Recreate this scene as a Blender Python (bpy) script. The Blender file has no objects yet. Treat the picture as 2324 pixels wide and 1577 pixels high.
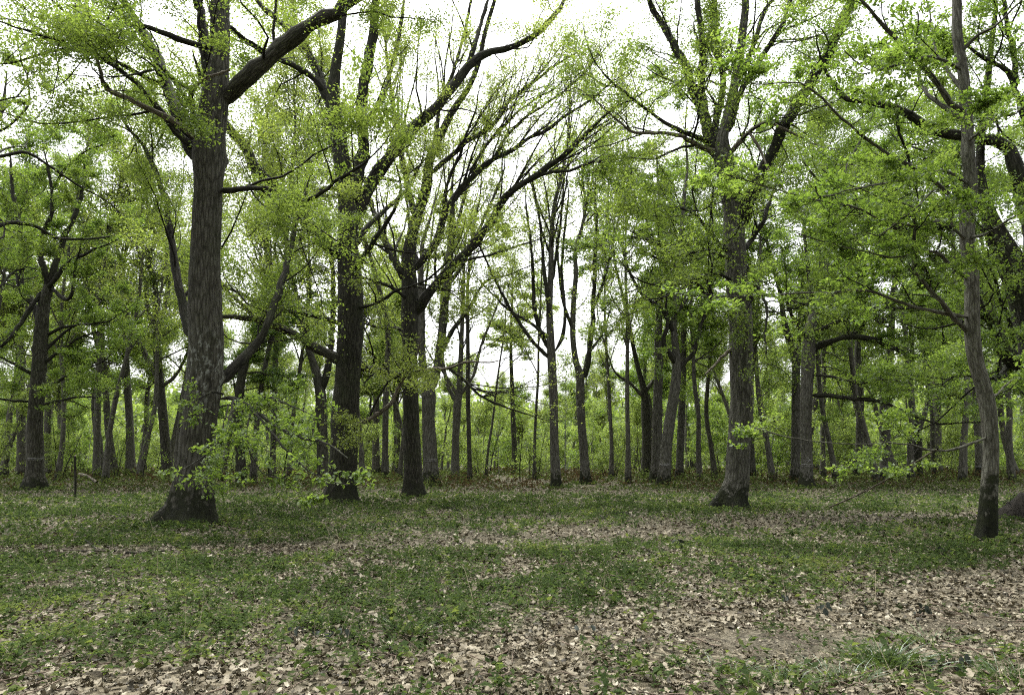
import bpy, math
import numpy as np

# ------------------------------------------------------------------ camera, sky, sun, exposure
scene = bpy.context.scene
COL = scene.collection
IMW, IMH, CX, CY = 2324.0, 1577.0, 1162.0, 788.5     # reference picture size used for reading positions
FOC = IMW * 24.0 / 36.0
EYE = 1.6
TILT = math.atan((1052.0 - CY) / FOC)
CT, ST = math.cos(TILT), math.sin(TILT)

cam_data = bpy.data.cameras.new("camera")
cam_data.lens = 24.0
cam_data.sensor_width = 36.0
cam_data.clip_end = 3000.0
cam = bpy.data.objects.new("camera", cam_data)
cam.location = (0, 0, EYE)
cam.rotation_euler = (math.pi / 2 + TILT, 0, 0)
COL.objects.link(cam)
scene.camera = cam

SUN_EL, SUN_AZ = math.radians(70), math.radians(335)   # azimuth clockwise from +Y: high ahead of the camera, a little to the left, behind cloud
world = bpy.data.worlds.new("World")
scene.world = world
world.use_nodes = True
wn = world.node_tree.nodes
wl = world.node_tree.links
wn.clear()
sky = wn.new("ShaderNodeTexSky")
sky.sky_type = 'NISHITA'
sky.sun_disc = False
sky.sun_elevation = SUN_EL
sky.sun_rotation = SUN_AZ
sky.air_density = 1.0
sky.dust_density = 6.0
sky.ozone_density = 1.0
hs = wn.new("ShaderNodeHueSaturation")
hs.inputs["Saturation"].default_value = 0.12
bg = wn.new("ShaderNodeBackground")
bg.inputs["Strength"].default_value = 0.15
wo = wn.new("ShaderNodeOutputWorld")
wl.new(sky.outputs[0], hs.inputs["Color"])
wl.new(hs.outputs[0], bg.inputs["Color"])
wl.new(bg.outputs[0], wo.inputs["Surface"])

sun_data = bpy.data.lights.new("sun", 'SUN')
sun_data.energy = 0.5
sun_data.angle = math.radians(25)
sun_data.color = (1.0, 0.97, 0.92)
sun = bpy.data.objects.new("sun", sun_data)
sd = np.array([math.sin(SUN_AZ) * math.cos(SUN_EL), math.cos(SUN_AZ) * math.cos(SUN_EL), math.sin(SUN_EL)])
sun.rotation_euler = (math.pi / 2 - SUN_EL, 0, math.pi - SUN_AZ)
sun.location = (0, 0, 40)
COL.objects.link(sun)

scene.view_settings.view_transform = 'Standard'
scene.view_settings.look = 'None'
scene.view_settings.exposure = 1.8
scene.view_settings.gamma = 1.0
scene.view_settings.use_curve_mapping = False
scene.render.engine = 'CYCLES'
scene.cycles.max_bounces = 7
scene.cycles.diffuse_bounces = 4
scene.cycles.glossy_bounces = 2
scene.cycles.transmission_bounces = 6
scene.cycles.use_adaptive_sampling = True
scene.cycles.adaptive_threshold = 0.02
scene.cycles.use_denoising = False
scene.cycles.sample_clamp_indirect = 4.0
scene.cycles.filter_width = 1.2

# ------------------------------------------------------------------ projection helpers (picture position + distance -> point in the place)
def unproj(x, y, d):
    """points at horizontal distance d seen at picture position (x, y); returns (n,3) and scale (metres per focal unit)"""
    x, y, d = np.broadcast_arrays(np.asarray(x, float), np.asarray(y, float), np.asarray(d, float))
    a = (x - CX) / FOC
    b = (CY - y) / FOC
    s = d / (CT - b * ST)
    return np.stack([a * s, s * (CT - b * ST), EYE + s * (b * CT + ST)], -1), s

def proj(p):
    p = np.asarray(p, float)
    dz = p[..., 2] - EYE
    f = p[..., 1] * CT + dz * ST
    u = -p[..., 1] * ST + dz * CT
    f = np.maximum(f, 0.05)
    return CX + FOC * p[..., 0] / f, CY - FOC * u / f

def flat_depth(y):
    b = (CY - y) / FOC
    s = -EYE / (b * CT + ST)
    return s * (CT - b * ST)

# ------------------------------------------------------------------ noise
def _h(ix, iy, seed):
    n = (ix.astype(np.int64) * 374761393 + iy.astype(np.int64) * 668265263 + seed * 974634721) & 0x7fffffff
    n = ((n ^ (n >> 13)) * 1274126177) & 0x7fffffff
    n = n ^ (n >> 16)
    return (n & 0xffff) / 65535.0

def vnoise(x, y, seed=0):
    x = np.asarray(x, float); y = np.asarray(y, float)
    ix = np.floor(x); iy = np.floor(y)
    fx = x - ix; fy = y - iy
    fx = fx * fx * (3 - 2 * fx); fy = fy * fy * (3 - 2 * fy)
    a = _h(ix, iy, seed); b = _h(ix + 1, iy, seed); c = _h(ix, iy + 1, seed); d = _h(ix + 1, iy + 1, seed)
    return (a * (1 - fx) + b * fx) * (1 - fy) + (c * (1 - fx) + d * fx) * fy

def fbm(x, y, seed=0, o=4):
    t = 0.0; a = 0.5; s = 0
    for k in range(o):
        t = t + a * vnoise(x * 2 ** k, y * 2 ** k, seed + k * 17); s += a; a *= 0.5
    return t / s

def ground_z(x, y):
    x = np.asarray(x, float); y = np.asarray(y, float)
    z = np.interp(y, [0, 38, 47, 55, 70, 90, 400], [0, 0, .14, .25, .33, .42, .9])
    z = z + 0.16 * (fbm(x * .13, y * .13, 5, 2) - .5) * np.clip((y - 2) / 20, .15, 1)
    z = z + 0.05 * (fbm(x * .9, y * .9, 9, 3) - .5)
    return z

# ------------------------------------------------------------------ mesh building from arrays
TRIS = [0]
def make_mesh(name, V, faces, mat, smooth=False, attrs=None):
    """faces: list of (n,k) index arrays; attrs: {name: array per vertex (float or (n,3))}"""
    me = bpy.data.meshes.new(name)
    V = np.ascontiguousarray(V, np.float32)
    faces = [np.asarray(f, np.int32) for f in faces if len(f)]
    me.vertices.add(len(V))
    me.vertices.foreach_set("co", V.ravel())
    loops = np.concatenate([f.ravel() for f in faces])
    sizes = np.concatenate([np.full(len(f), f.shape[1], np.int32) for f in faces])
    starts = np.concatenate([[0], np.cumsum(sizes)[:-1]]).astype(np.int32)
    me.loops.add(len(loops))
    me.loops.foreach_set("vertex_index", loops)
    me.polygons.add(len(sizes))
    me.polygons.foreach_set("loop_start", starts)
    me.polygons.foreach_set("loop_total", sizes)
    if smooth:
        me.polygons.foreach_set("use_smooth", np.ones(len(sizes), bool))
    if attrs:
        for k, v in attrs.items():
            v = np.ascontiguousarray(v, np.float32)
            if v.ndim == 1:
                at = me.attributes.new(k, 'FLOAT', 'POINT'); at.data.foreach_set("value", v)
            else:
                at = me.attributes.new(k, 'FLOAT_VECTOR', 'POINT'); at.data.foreach_set("vector", v.ravel())
    me.update(calc_edges=True)
    me.materials.append(mat)
    TRIS[0] += int((sizes - 2).sum())
    return me

def link(name, data, parent=None, loc=(0, 0, 0), kind=None, label=None, cat=None, group=None):
    o = bpy.data.objects.new(name, data)
    COL.objects.link(o)
    o.location = loc
    if parent is not None:
        o.parent = parent
    if kind: o["kind"] = kind
    if label: o["label"] = label
    if cat: o["category"] = cat
    if group: o["group"] = group
    return o

def norm(v):
    return v / np.maximum(np.linalg.norm(v, axis=-1, keepdims=True), 1e-9)

def tubes(P, R, sides):
    """P (N,m,3), R (N,m) -> vertices, quads, bark coordinate"""
    N, m, _ = P.shape
    T = np.empty_like(P)
    T[:, 1:-1] = P[:, 2:] - P[:, :-2]
    T[:, 0] = P[:, 1] - P[:, 0]
    T[:, -1] = P[:, -1] - P[:, -2]
    T = norm(T)
    ref = np.where(np.abs(T[:, :1, 2:3]) > .8, np.array([1., 0, 0]), np.array([0, 0, 1.]))
    U = np.empty_like(P)
    u = norm(np.cross(np.broadcast_to(ref[:, 0], T[:, 0].shape), T[:, 0]))
    for k in range(m):
        u = norm(u - (u * T[:, k]).sum(-1, keepdims=True) * T[:, k])
        U[:, k] = u
    W = np.cross(T, U)
    th = np.arange(sides) * 2 * np.pi / sides
    c, s = np.cos(th), np.sin(th)
    V = P[:, :, None] + R[:, :, None, None] * (U[:, :, None] * c[None, None, :, None] + W[:, :, None] * s[None, None, :, None])
    L = np.concatenate([np.zeros((N, 1)), np.cumsum(np.linalg.norm(np.diff(P, axis=1), axis=-1), 1)], 1)
    B = np.stack([R[:, :, None] * c, R[:, :, None] * s, np.broadcast_to(L[:, :, None], (N, m, sides))], -1)
    base = (np.arange(N) * m * sides)[:, None, None] + (np.arange(m - 1) * sides)[None, :, None]
    j = np.arange(sides)[None, None]; j2 = (j + 1) % sides
    F = np.stack([base + j, base + j2, base + sides + j2, base + sides + j], -1).reshape(-1, 4)
    return V.reshape(-1, 3), F, B.reshape(-1, 3)

def resample(P, K):
    """smooth polyline (n,k) through the points, K samples even in length"""
    P = np.asarray(P, float)
    if len(P) == 2:
        P = np.stack([P[0], (P[0] + P[1]) / 2, P[1]])
    Q = np.concatenate([[2 * P[0] - P[1]], P, [2 * P[-1] - P[-2]]])
    out = []
    for i in range(len(P) - 1):
        p0, p1, p2, p3 = Q[i:i + 4]
        t = np.linspace(0, 1, 10, endpoint=False)[:, None]
        out.append(.5 * (2 * p1 + (p2 - p0) * t + (2 * p0 - 5 * p1 + 4 * p2 - p3) * t ** 2 + (3 * p1 - p0 - 3 * p2 + p3) * t ** 3))
    S = np.concatenate(out + [P[-1:]])
    l = np.concatenate([[0], np.cumsum(np.linalg.norm(np.diff(S[:, :3], axis=0), axis=1))])
    q = np.linspace(0, l[-1], K)
    return np.stack([np.interp(q, l, S[:, c]) for c in range(S.shape[1])], 1)

# ------------------------------------------------------------------ materials
def new_mat(name):
    m = bpy.data.materials.new(name)
    m.use_nodes = True
    nt = m.node_tree
    nt.nodes.clear()
    out = nt.nodes.new("ShaderNodeOutputMaterial")
    return m, nt, out

def ramp(nt, stops, interp='LINEAR'):
    r = nt.nodes.new("ShaderNodeValToRGB")
    r.color_ramp.interpolation = interp
    e = r.color_ramp.elements
    while len(e) > 1: e.remove(e[-1])
    e[0].position = stops[0][0]; e[0].color = (*stops[0][1], 1)
    for p, c in stops[1:]:
        k = e.new(p); k.color = (*c, 1)
    return r

def attr(nt, name):
    a = nt.nodes.new("ShaderNodeAttribute"); a.attribute_name = name
    return a

def leaf_mat(name, stops, trans=0.42, rough=0.5, spec=0.03):
    m, nt, out = new_mat(name)
    a = attr(nt, "v")
    r = ramp(nt, stops)
    nt.links.new(a.outputs["Fac"], r.inputs[0])
    d = nt.nodes.new("ShaderNodeBsdfDiffuse")
    t = nt.nodes.new("ShaderNodeBsdfTranslucent")
    g = nt.nodes.new("ShaderNodeBsdfGlossy"); g.inputs["Roughness"].default_value = rough
    g.inputs["Color"].default_value = (.9, .95, 1, 1)
    tc = nt.nodes.new("ShaderNodeMix"); tc.data_type = 'RGBA'; tc.blend_type = 'MULTIPLY'; tc.inputs[0].default_value = 1
    tc.inputs[7].default_value = (1.65, 1.75, .95, 1)       # leaf tissue lets yellow-green through
    nt.links.new(r.outputs[0], tc.inputs[6])
    nt.links.new(r.outputs[0], d.inputs["Color"]); nt.links.new(tc.outputs[2], t.inputs["Color"])
    mx = nt.nodes.new("ShaderNodeMixShader"); mx.inputs[0].default_value = trans
    nt.links.new(d.outputs[0], mx.inputs[1]); nt.links.new(t.outputs[0], mx.inputs[2])
    m2 = nt.nodes.new("ShaderNodeMixShader"); m2.inputs[0].default_value = spec
    nt.links.new(mx.outputs[0], m2.inputs[1]); nt.links.new(g.outputs[0], m2.inputs[2])
    nt.links.new(m2.outputs[0], out.inputs["Surface"])
    return m

def bark_mat(name, dark, mid, light, moss=0.6, mossh=.45, lichen=None, scale=1.0, green=.25, bump=1.0):
    """furrowed bark; moss = strength of dark moss collar below mossh metres; lichen = (z0, z1) pale crust zone"""
    m, nt, out = new_mat(name)
    N, L = nt.nodes, nt.links
    a = attr(nt, "bk")
    mp = N.new("ShaderNodeMapping"); mp.inputs["Scale"].default_value = (11 * scale, 11 * scale, 1.5 * scale)
    L.new(a.outputs["Vector"], mp.inputs[0])
    n1 = N.new("ShaderNodeTexNoise"); n1.inputs["Scale"].default_value = 1.0; n1.inputs["Detail"].default_value = 6; n1.inputs["Roughness"].default_value = .65
    n1.inputs["Distortion"].default_value = .6
    L.new(mp.outputs[0], n1.inputs["Vector"])
    v1 = N.new("ShaderNodeTexVoronoi"); v1.feature = 'DISTANCE_TO_EDGE'; v1.inputs["Scale"].default_value = .9
    mp2 = N.new("ShaderNodeMapping"); mp2.inputs["Scale"].default_value = (13 * scale, 13 * scale, 2.0 * scale)
    L.new(a.outputs["Vector"], mp2.inputs[0])
    wv = N.new("ShaderNodeMix"); wv.data_type = 'RGBA'; wv.blend_type = 'ADD'; wv.inputs[0].default_value = .8
    L.new(mp2.outputs[0], wv.inputs[6]); L.new(n1.outputs["Color"], wv.inputs[7])
    L.new(wv.outputs[2], v1.inputs["Vector"])
    rid = N.new("ShaderNodeMapRange"); rid.inputs["From Min"].default_value = 0; rid.inputs["From Max"].default_value = .28
    L.new(v1.outputs["Distance"], rid.inputs[0])
    hmix = N.new("ShaderNodeMath"); hmix.operation = 'MULTIPLY_ADD'; hmix.inputs[1].default_value = .55
    L.new(rid.outputs[0], hmix.inputs[0]); L.new(n1.outputs["Fac"], hmix.inputs[2])
    cr = ramp(nt, [(.35, dark), (.62, mid), (1.05 if False else .98, light)])
    L.new(hmix.outputs[0], cr.inputs[0])
    # broad blotches (algae green, grey)
    tcn = N.new("ShaderNodeTexCoord")
    n2 = N.new("ShaderNodeTexNoise"); n2.inputs["Scale"].default_value = 1.1; n2.inputs["Detail"].default_value = 5
    L.new(tcn.outputs["Object"], n2.inputs["Vector"])
    bl = ramp(nt, [(.42, (0, 0, 0)), (.68, (1, 1, 1))])
    L.new(n2.outputs["Fac"], bl.inputs[0])
    bf = N.new("ShaderNodeMath"); bf.operation = 'MULTIPLY'; bf.inputs[1].default_value = green
    L.new(bl.outputs[0], bf.inputs[0])
    mg = N.new("ShaderNodeMix"); mg.data_type = 'RGBA'; mg.inputs[7].default_value = (.026, .034, .012, 1)
    L.new(bf.outputs[0], mg.inputs[0]); L.new(cr.outputs[0], mg.inputs[6])
    nf = N.new("ShaderNodeTexNoise"); nf.inputs["Scale"].default_value = 3.2; nf.inputs["Detail"].default_value = 5; nf.inputs["Roughness"].default_value = .75
    L.new(mp.outputs[0], nf.inputs["Vector"])
    fr = ramp(nt, [(.30, (.45, .45, .45)), (.5, (1, 1, 1)), (.72, (1.5, 1.5, 1.5))]); L.new(nf.outputs["Fac"], fr.inputs[0])
    mf = N.new("ShaderNodeMix"); mf.data_type = 'RGBA'; mf.blend_type = 'MULTIPLY'; mf.inputs[0].default_value = 1
    L.new(mg.outputs[2], mf.inputs[6]); L.new(fr.outputs[0], mf.inputs[7])
    col = mf.outputs[2]
    sep = N.new("ShaderNodeSeparateXYZ"); L.new(tcn.outputs["Object"], sep.inputs[0])
    n3 = N.new("ShaderNodeTexNoise"); n3.inputs["Scale"].default_value = 4.5; n3.inputs["Detail"].default_value = 8; n3.inputs["Roughness"].default_value = .62
    L.new(tcn.outputs["Object"], n3.inputs["Vector"])
    if lichen:
        z0, z1 = lichen
        up = N.new("ShaderNodeMapRange"); up.inputs["From Min"].default_value = z0; up.inputs["From Max"].default_value = z0 + .5
        dn = N.new("ShaderNodeMapRange"); dn.inputs["From Min"].default_value = z1; dn.inputs["From Max"].default_value = z1 - .8
        L.new(sep.outputs[2], up.inputs[0]); L.new(sep.outputs[2], dn.inputs[0])
        k = N.new("ShaderNodeMath"); k.operation = 'MULTIPLY'; L.new(up.outputs[0], k.inputs[0]); L.new(dn.outputs[0], k.inputs[1])
        mpl = N.new("ShaderNodeMapping"); mpl.inputs["Scale"].default_value = (1, 1, .55); L.new(tcn.outputs["Object"], mpl.inputs[0])
        nl = N.new("ShaderNodeTexNoise"); nl.inputs["Scale"].default_value = 9; nl.inputs["Detail"].default_value = 5; nl.inputs["Roughness"].default_value = .7
        L.new(mpl.outputs[0], nl.inputs["Vector"])
        th = ramp(nt, [(.535, (0, 0, 0)), (.60, (1, 1, 1))])
        L.new(nl.outputs["Fac"], th.inputs[0])
        k2 = N.new("ShaderNodeMath"); k2.operation = 'MULTIPLY'; L.new(k.outputs[0], k2.inputs[0]); L.new(th.outputs[0], k2.inputs[1])
        k3 = N.new("ShaderNodeMath"); k3.operation = 'MULTIPLY'; k3.inputs[1].default_value = .42; L.new(k2.outputs[0], k3.inputs[0])
        ml = N.new("ShaderNodeMix"); ml.data_type = 'RGBA'; ml.inputs[7].default_value = (.36, .38, .34, 1)
        L.new(k3.outputs[0], ml.inputs[0]); L.new(col, ml.inputs[6]); col = ml.outputs[2]
    if moss > 0:
        ad = N.new("ShaderNodeMath"); ad.operation = 'MULTIPLY_ADD'; ad.inputs[1].default_value = -3.4 * mossh; L.new(n3.outputs["Fac"], ad.inputs[0]); L.new(sep.outputs[2], ad.inputs[2])
        mr = N.new("ShaderNodeMapRange"); mr.inputs["From Min"].default_value = mossh * -.75; mr.inputs["From Max"].default_value = mossh * -1.0
        mr.inputs["To Max"].default_value = moss
        L.new(ad.outputs[0], mr.inputs[0])
        mm = N.new("ShaderNodeMix"); mm.data_type = 'RGBA'
        mc = ramp(nt, [(.35, (.004, .0045, .0025)), (.65, (.016, .019, .007))])
        L.new(n3.outputs["Fac"], mc.inputs[0]); L.new(mc.outputs[0], mm.inputs[7])
        L.new(mr.outputs[0], mm.inputs[0]); L.new(col, mm.inputs[6]); col = mm.outputs[2]
    bs = N.new("ShaderNodeBsdfPrincipled")
    bs.inputs["Roughness"].default_value = .9
    bs.inputs["Specular IOR Level"].default_value = .2
    L.new(col, bs.inputs["Base Color"])
    if bump > 0:
        bp = N.new("ShaderNodeBump"); bp.inputs["Strength"].default_value = .6; bp.inputs["Distance"].default_value = .03 * bump
        L.new(hmix.outputs[0], bp.inputs["Height"]); L.new(bp.outputs[0], bs.inputs["Normal"])
    L.new(bs.outputs[0], out.inputs["Surface"])
    return m

def plain_mat(name, c, rough=.9, var=.3, scale=12.0):
    m, nt, out = new_mat(name)
    tc = nt.nodes.new("ShaderNodeTexCoord")
    n = nt.nodes.new("ShaderNodeTexNoise"); n.inputs["Scale"].default_value = scale; n.inputs["Detail"].default_value = 4
    nt.links.new(tc.outputs["Object"], n.inputs["Vector"])
    r = ramp(nt, [(.3, tuple(k * (1 - var) for k in c)), (.7, tuple(k * (1 + var) for k in c))])
    nt.links.new(n.outputs["Fac"], r.inputs[0])
    b = nt.nodes.new("ShaderNodeBsdfPrincipled"); b.inputs["Roughness"].default_value = rough
    b.inputs["Specular IOR Level"].default_value = .2
    nt.links.new(r.outputs[0], b.inputs["Base Color"]); nt.links.new(b.outputs[0], out.inputs["Surface"])
    return m

def attr_mat(name, stops, rough=.8):
    m, nt, out = new_mat(name)
    a = attr(nt, "v"); r = ramp(nt, stops)
    nt.links.new(a.outputs["Fac"], r.inputs[0])
    tc = nt.nodes.new("ShaderNodeTexCoord")
    n = nt.nodes.new("ShaderNodeTexNoise"); n.inputs["Scale"].default_value = 60; n.inputs["Detail"].default_value = 3
    nt.links.new(tc.outputs["Object"], n.inputs["Vector"])
    q = ramp(nt, [(.3, (.72, .70, .66)), (.7, (1.12, 1.1, 1.08))]); nt.links.new(n.outputs["Fac"], q.inputs[0])
    mx = nt.nodes.new("ShaderNodeMix"); mx.data_type = 'RGBA'; mx.blend_type = 'MULTIPLY'; mx.inputs[0].default_value = 1
    nt.links.new(r.outputs[0], mx.inputs[6]); nt.links.new(q.outputs[0], mx.inputs[7])
    b = nt.nodes.new("ShaderNodeBsdfPrincipled"); b.inputs["Roughness"].default_value = rough
    b.inputs["Specular IOR Level"].default_value = .25
    nt.links.new(mx.outputs[2], b.inputs["Base Color"]); nt.links.new(b.outputs[0], out.inputs["Surface"])
    return m

M = {}
M['bark_oak'] = bark_mat("bark_oak", (0.0099, 0.0089, 0.0066), (0.0352, 0.0334, 0.0245), (0.0732, 0.0716, 0.0566), moss=.9, mossh=.75)
M['bark_lichen'] = bark_mat("bark_lichen", (0.0106, 0.0099, 0.0070), (0.0374, 0.0353, 0.0261), (0.0746, 0.0720, 0.0578), moss=.9, mossh=1.0, lichen=(3.1, 5.6))
M['bark_grey'] = bark_mat("bark_grey", (0.0167, 0.0162, 0.0122), (0.0539, 0.0517, 0.0407), (0.1000, 0.0977, 0.0815), moss=1.0, mossh=.95, green=.2)
M['bark_dark'] = bark_mat("bark_dark", (0.0060, 0.0054, 0.0045), (0.0193, 0.0181, 0.0134), (0.0445, 0.0424, 0.0328), moss=.7, mossh=1.0, green=.45)
M['bark_slim'] = bark_mat("bark_slim", (0.0241, 0.0234, 0.0177), (0.0675, 0.0645, 0.0495), (0.1204, 0.1195, 0.0962), moss=1.0, mossh=1.35, scale=1.5, green=.25, bump=.6)
M['bark_limb'] = bark_mat("bark_limb", (0.0050, 0.0049, 0.0038), (0.0165, 0.0154, 0.0116), (0.0360, 0.0338, 0.0265), moss=0, green=.45)
M['bark_dead'] = bark_mat("bark_dead", (0.0351, 0.0288, 0.0203), (0.0991, 0.0828, 0.0624), (0.1996, 0.1791, 0.1435), moss=0, green=.15, bump=.5)
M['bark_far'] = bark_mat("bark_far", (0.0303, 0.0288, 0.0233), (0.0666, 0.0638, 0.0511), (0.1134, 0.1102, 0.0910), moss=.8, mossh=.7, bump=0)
M['bark_birch'] = bark_mat("bark_birch", (0.0196, 0.0200, 0.0200), (0.1960, 0.2000, 0.1850), (0.3136, 0.3200, 0.3000), moss=.3, mossh=.5, green=.05, bump=0)
M['twig'] = plain_mat("twig_bark", (.015, .0135, .0105))
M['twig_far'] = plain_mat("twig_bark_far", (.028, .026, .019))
M['leaf_olive'] = leaf_mat("leaf_olive", [(0, (0.0859, 0.1213, 0.0260)), (.5, (0.1265, 0.1708, 0.0410)), (1, (0.1821, 0.2304, 0.0634))], trans=.60)
M['leaf_fresh'] = leaf_mat("leaf_fresh", [(0, (0.0836, 0.1293, 0.0272)), (.5, (0.1245, 0.1798, 0.0391)), (1, (0.1836, 0.2416, 0.0665))], trans=.60)
M['leaf_yellow'] = leaf_mat("leaf_yellow", [(0, (0.1061, 0.1348, 0.0335)), (.5, (0.1567, 0.1934, 0.0521)), (1, (0.2175, 0.2528, 0.0838))], trans=.62)
M['leaf_deep'] = leaf_mat("leaf_deep", [(0, (0.0612, 0.0989, 0.0235)), (.5, (0.0945, 0.1438, 0.0351)), (1, (0.1446, 0.1934, 0.0548))], trans=.58)
M['leaf_under'] = leaf_mat("leaf_under", [(0, (0.1167, 0.1573, 0.0469)), (.5, (0.1669, 0.2135, 0.0665)), (1, (0.2225, 0.2697, 0.0978))], trans=.62)
M['paint'] = plain_mat("white_paint", (.28, .28, .27), var=.25, scale=25)

# ------------------------------------------------------------------ growing branches and leaves
UP = np.array([0, 0, 1.0])

def spawn(rng, P, R, per_m, length, t0=.12, t1=1.0, ang=50, angsd=12, m=6, wander=.18, up=.05, flat=.6, rk=.55, rlen=.011, shorten=.55, minr=.003, bias=None, maxfrac=.9):
    """side branches on every polyline of P (N,K,3) -> (n,m,3), (n,m)"""
    N, K, _ = P.shape
    seg = np.linalg.norm(np.diff(P, axis=1), axis=-1)
    Ls = seg.sum(1)
    cnt = rng.poisson(np.maximum(per_m * Ls * (t1 - t0), 0.01))
    idx = np.repeat(np.arange(N), cnt)
    n = len(idx)
    if n == 0:
        return np.zeros((0, m, 3)), np.zeros((0, m))
    t = t0 + (t1 - t0) * rng.random(n)
    f = t * (K - 1); i0 = np.minimum(f.astype(int), K - 2); w = (f - i0)[:, None]
    p = P[idx, i0] * (1 - w) + P[idx, i0 + 1] * w
    T = norm(P[idx, i0 + 1] - P[idx, i0])
    pr = R[idx, i0] * (1 - w[:, 0]) + R[idx, i0 + 1] * w[:, 0]
    q = rng.normal(size=(n, 3)); q[:, 2] *= flat; q[:, 2] += .15
    q = norm(q - (q * T).sum(-1, keepdims=True) * T)
    a = np.radians(np.clip(rng.normal(ang, angsd, n), 12, 100))[:, None]
    d = T * np.cos(a) + q * np.sin(a)
    if bias is not None:
        d = norm(d + np.asarray(bias))
    L = length * rng.uniform(.55, 1.35, n) * (1 - shorten * t)
    L = np.minimum(L, maxfrac * Ls[idx] + .05)
    st = (L / (m - 1))[:, None]
    out = np.empty((n, m, 3)); out[:, 0] = p
    for k in range(1, m):
        d = norm(d + rng.normal(size=(n, 3)) * wander + UP * up)
        out[:, k] = out[:, k - 1] + d * st
    r0 = np.maximum(np.minimum(pr * rk, rlen * L), minr)
    return out, r0[:, None] * np.linspace(1, .28, m)[None]

def leaf_points(rng, P, n, size, spread, t0=.1, droop=0.0, tilt=.55, along=.7, zf=.6):
    N, K, _ = P.shape
    L = np.linalg.norm(np.diff(P, axis=1), axis=-1).sum(1)
    # twigs flush unevenly: some carry many leaves, some few
    wgt = L * rng.gamma(2.2, 1.0, N)
    idx = rng.choice(N, n, p=wgt / wgt.sum())
    t = t0 + (1 - t0) * np.sqrt(rng.random(n))
    f = t * (K - 1); i0 = np.minimum(f.astype(int), K - 2); w = (f - i0)[:, None]
    p = P[idx, i0] * (1 - w) + P[idx, i0 + 1] * w + rng.normal(size=(n, 3)) * spread * np.array([1, 1, zf])
    u = norm(norm(P[idx, i0 + 1] - P[idx, i0]) * along + rng.normal(size=(n, 3)) * .8 + np.array([0, 0, -droop]))
    nn = norm(UP + rng.normal(size=(n, 3)) * tilt)
    v = norm(np.cross(nn, u)); nn = np.cross(u, v)
    s = size * rng.uniform(.55, 1.35, n)
    return p, u, v, nn, s

def leaf_mesh_arrays(rng, p, u, v, nn, s, wide=.34, val=None, tri=False):
    """each leaf a pointed blade folded a little along its midrib (one face; three-sided where it is a few pixels at most)"""
    s = s[:, None]
    if tri:
        sk = rng.uniform(-.3, .3, len(p))[:, None]
        V = np.stack([p - u * s * .1, p + u * s * (.5 + sk) + v * s * wide * 1.5, p + u * s * (.75 - sk) - v * s * wide * .9], 1).reshape(-1, 3)
        vv = rng.random(len(p)) if val is None else np.clip(val + rng.normal(size=len(p)) * .22, 0, 1)
        return V, np.arange(len(p) * 3).reshape(-1, 3), np.repeat(vv, 3)
    k = rng.uniform(-.10, .22, len(p))[:, None]
    b = p
    l = p + u * s * .48 + v * s * wide + nn * s * k * .5
    t = p + u * s - nn * s * .12
    r = p + u * s * .48 - v * s * wide + nn * s * k * .5
    V = np.stack([b, l, t, r], 1).reshape(-1, 3)
    F = np.arange(len(p) * 4).reshape(-1, 4)
    vv = rng.random(len(p)) if val is None else np.clip(val + rng.normal(size=len(p)) * .22, 0, 1)
    return V, F, np.repeat(vv, 4)

# ------------------------------------------------------------------ trunks
def trunk_mesh_arrays(rng, S, sides=24, lobes=5, flare_h=.9, knots=0):
    """S rows: x y z radius; base ring first. Root flare lobes, lumps and uneven girth"""
    P = S[None, :, :3]; R = S[None, :, 3]
    V, F, B = tubes(P, R, sides)
    m = len(S)
    V = V.reshape(m, sides, 3)
    th = np.arange(sides) * 2 * np.pi / sides
    h = S[:, 2] - S[0, 2] - .15
    fl = np.exp(-np.maximum(h, 0) / (flare_h * .5))
    ph = rng.random() * 6.28
    lob = 1 + fl[:, None] * (.20 * np.cos(lobes * th + ph)[None] + .10 * np.cos((lobes * 2 + 1) * th + ph * 2)[None])
    lump = 1 + .10 * (fbm(th[None] * 1.2 + 0 * h[:, None], h[:, None] * 1.4, int(rng.integers(1e6)), 3) - .5)
    for _ in range(knots):
        hk = rng.uniform(.15, .8) * h[-1]; tk = rng.uniform(0, 6.28)
        dt = np.angle(np.exp(1j * (th - tk)))
        lump = lump + .28 * np.exp(-((h[:, None] - hk) / .16) ** 2 - (dt[None] / .4) ** 2)
    lump = lump + .055 * (vnoise(th[None] * sides / 6.283 * .55 + 0 * h[:, None], h[:, None] * 2.2, int(rng.integers(1e6))) - .5)      # ridges that break the outline
    c = S[:, None, :3]
    V = c + (V - c) * (lob * lump)[:, :, None]
    return V.reshape(-1, 3), F, B

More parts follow.
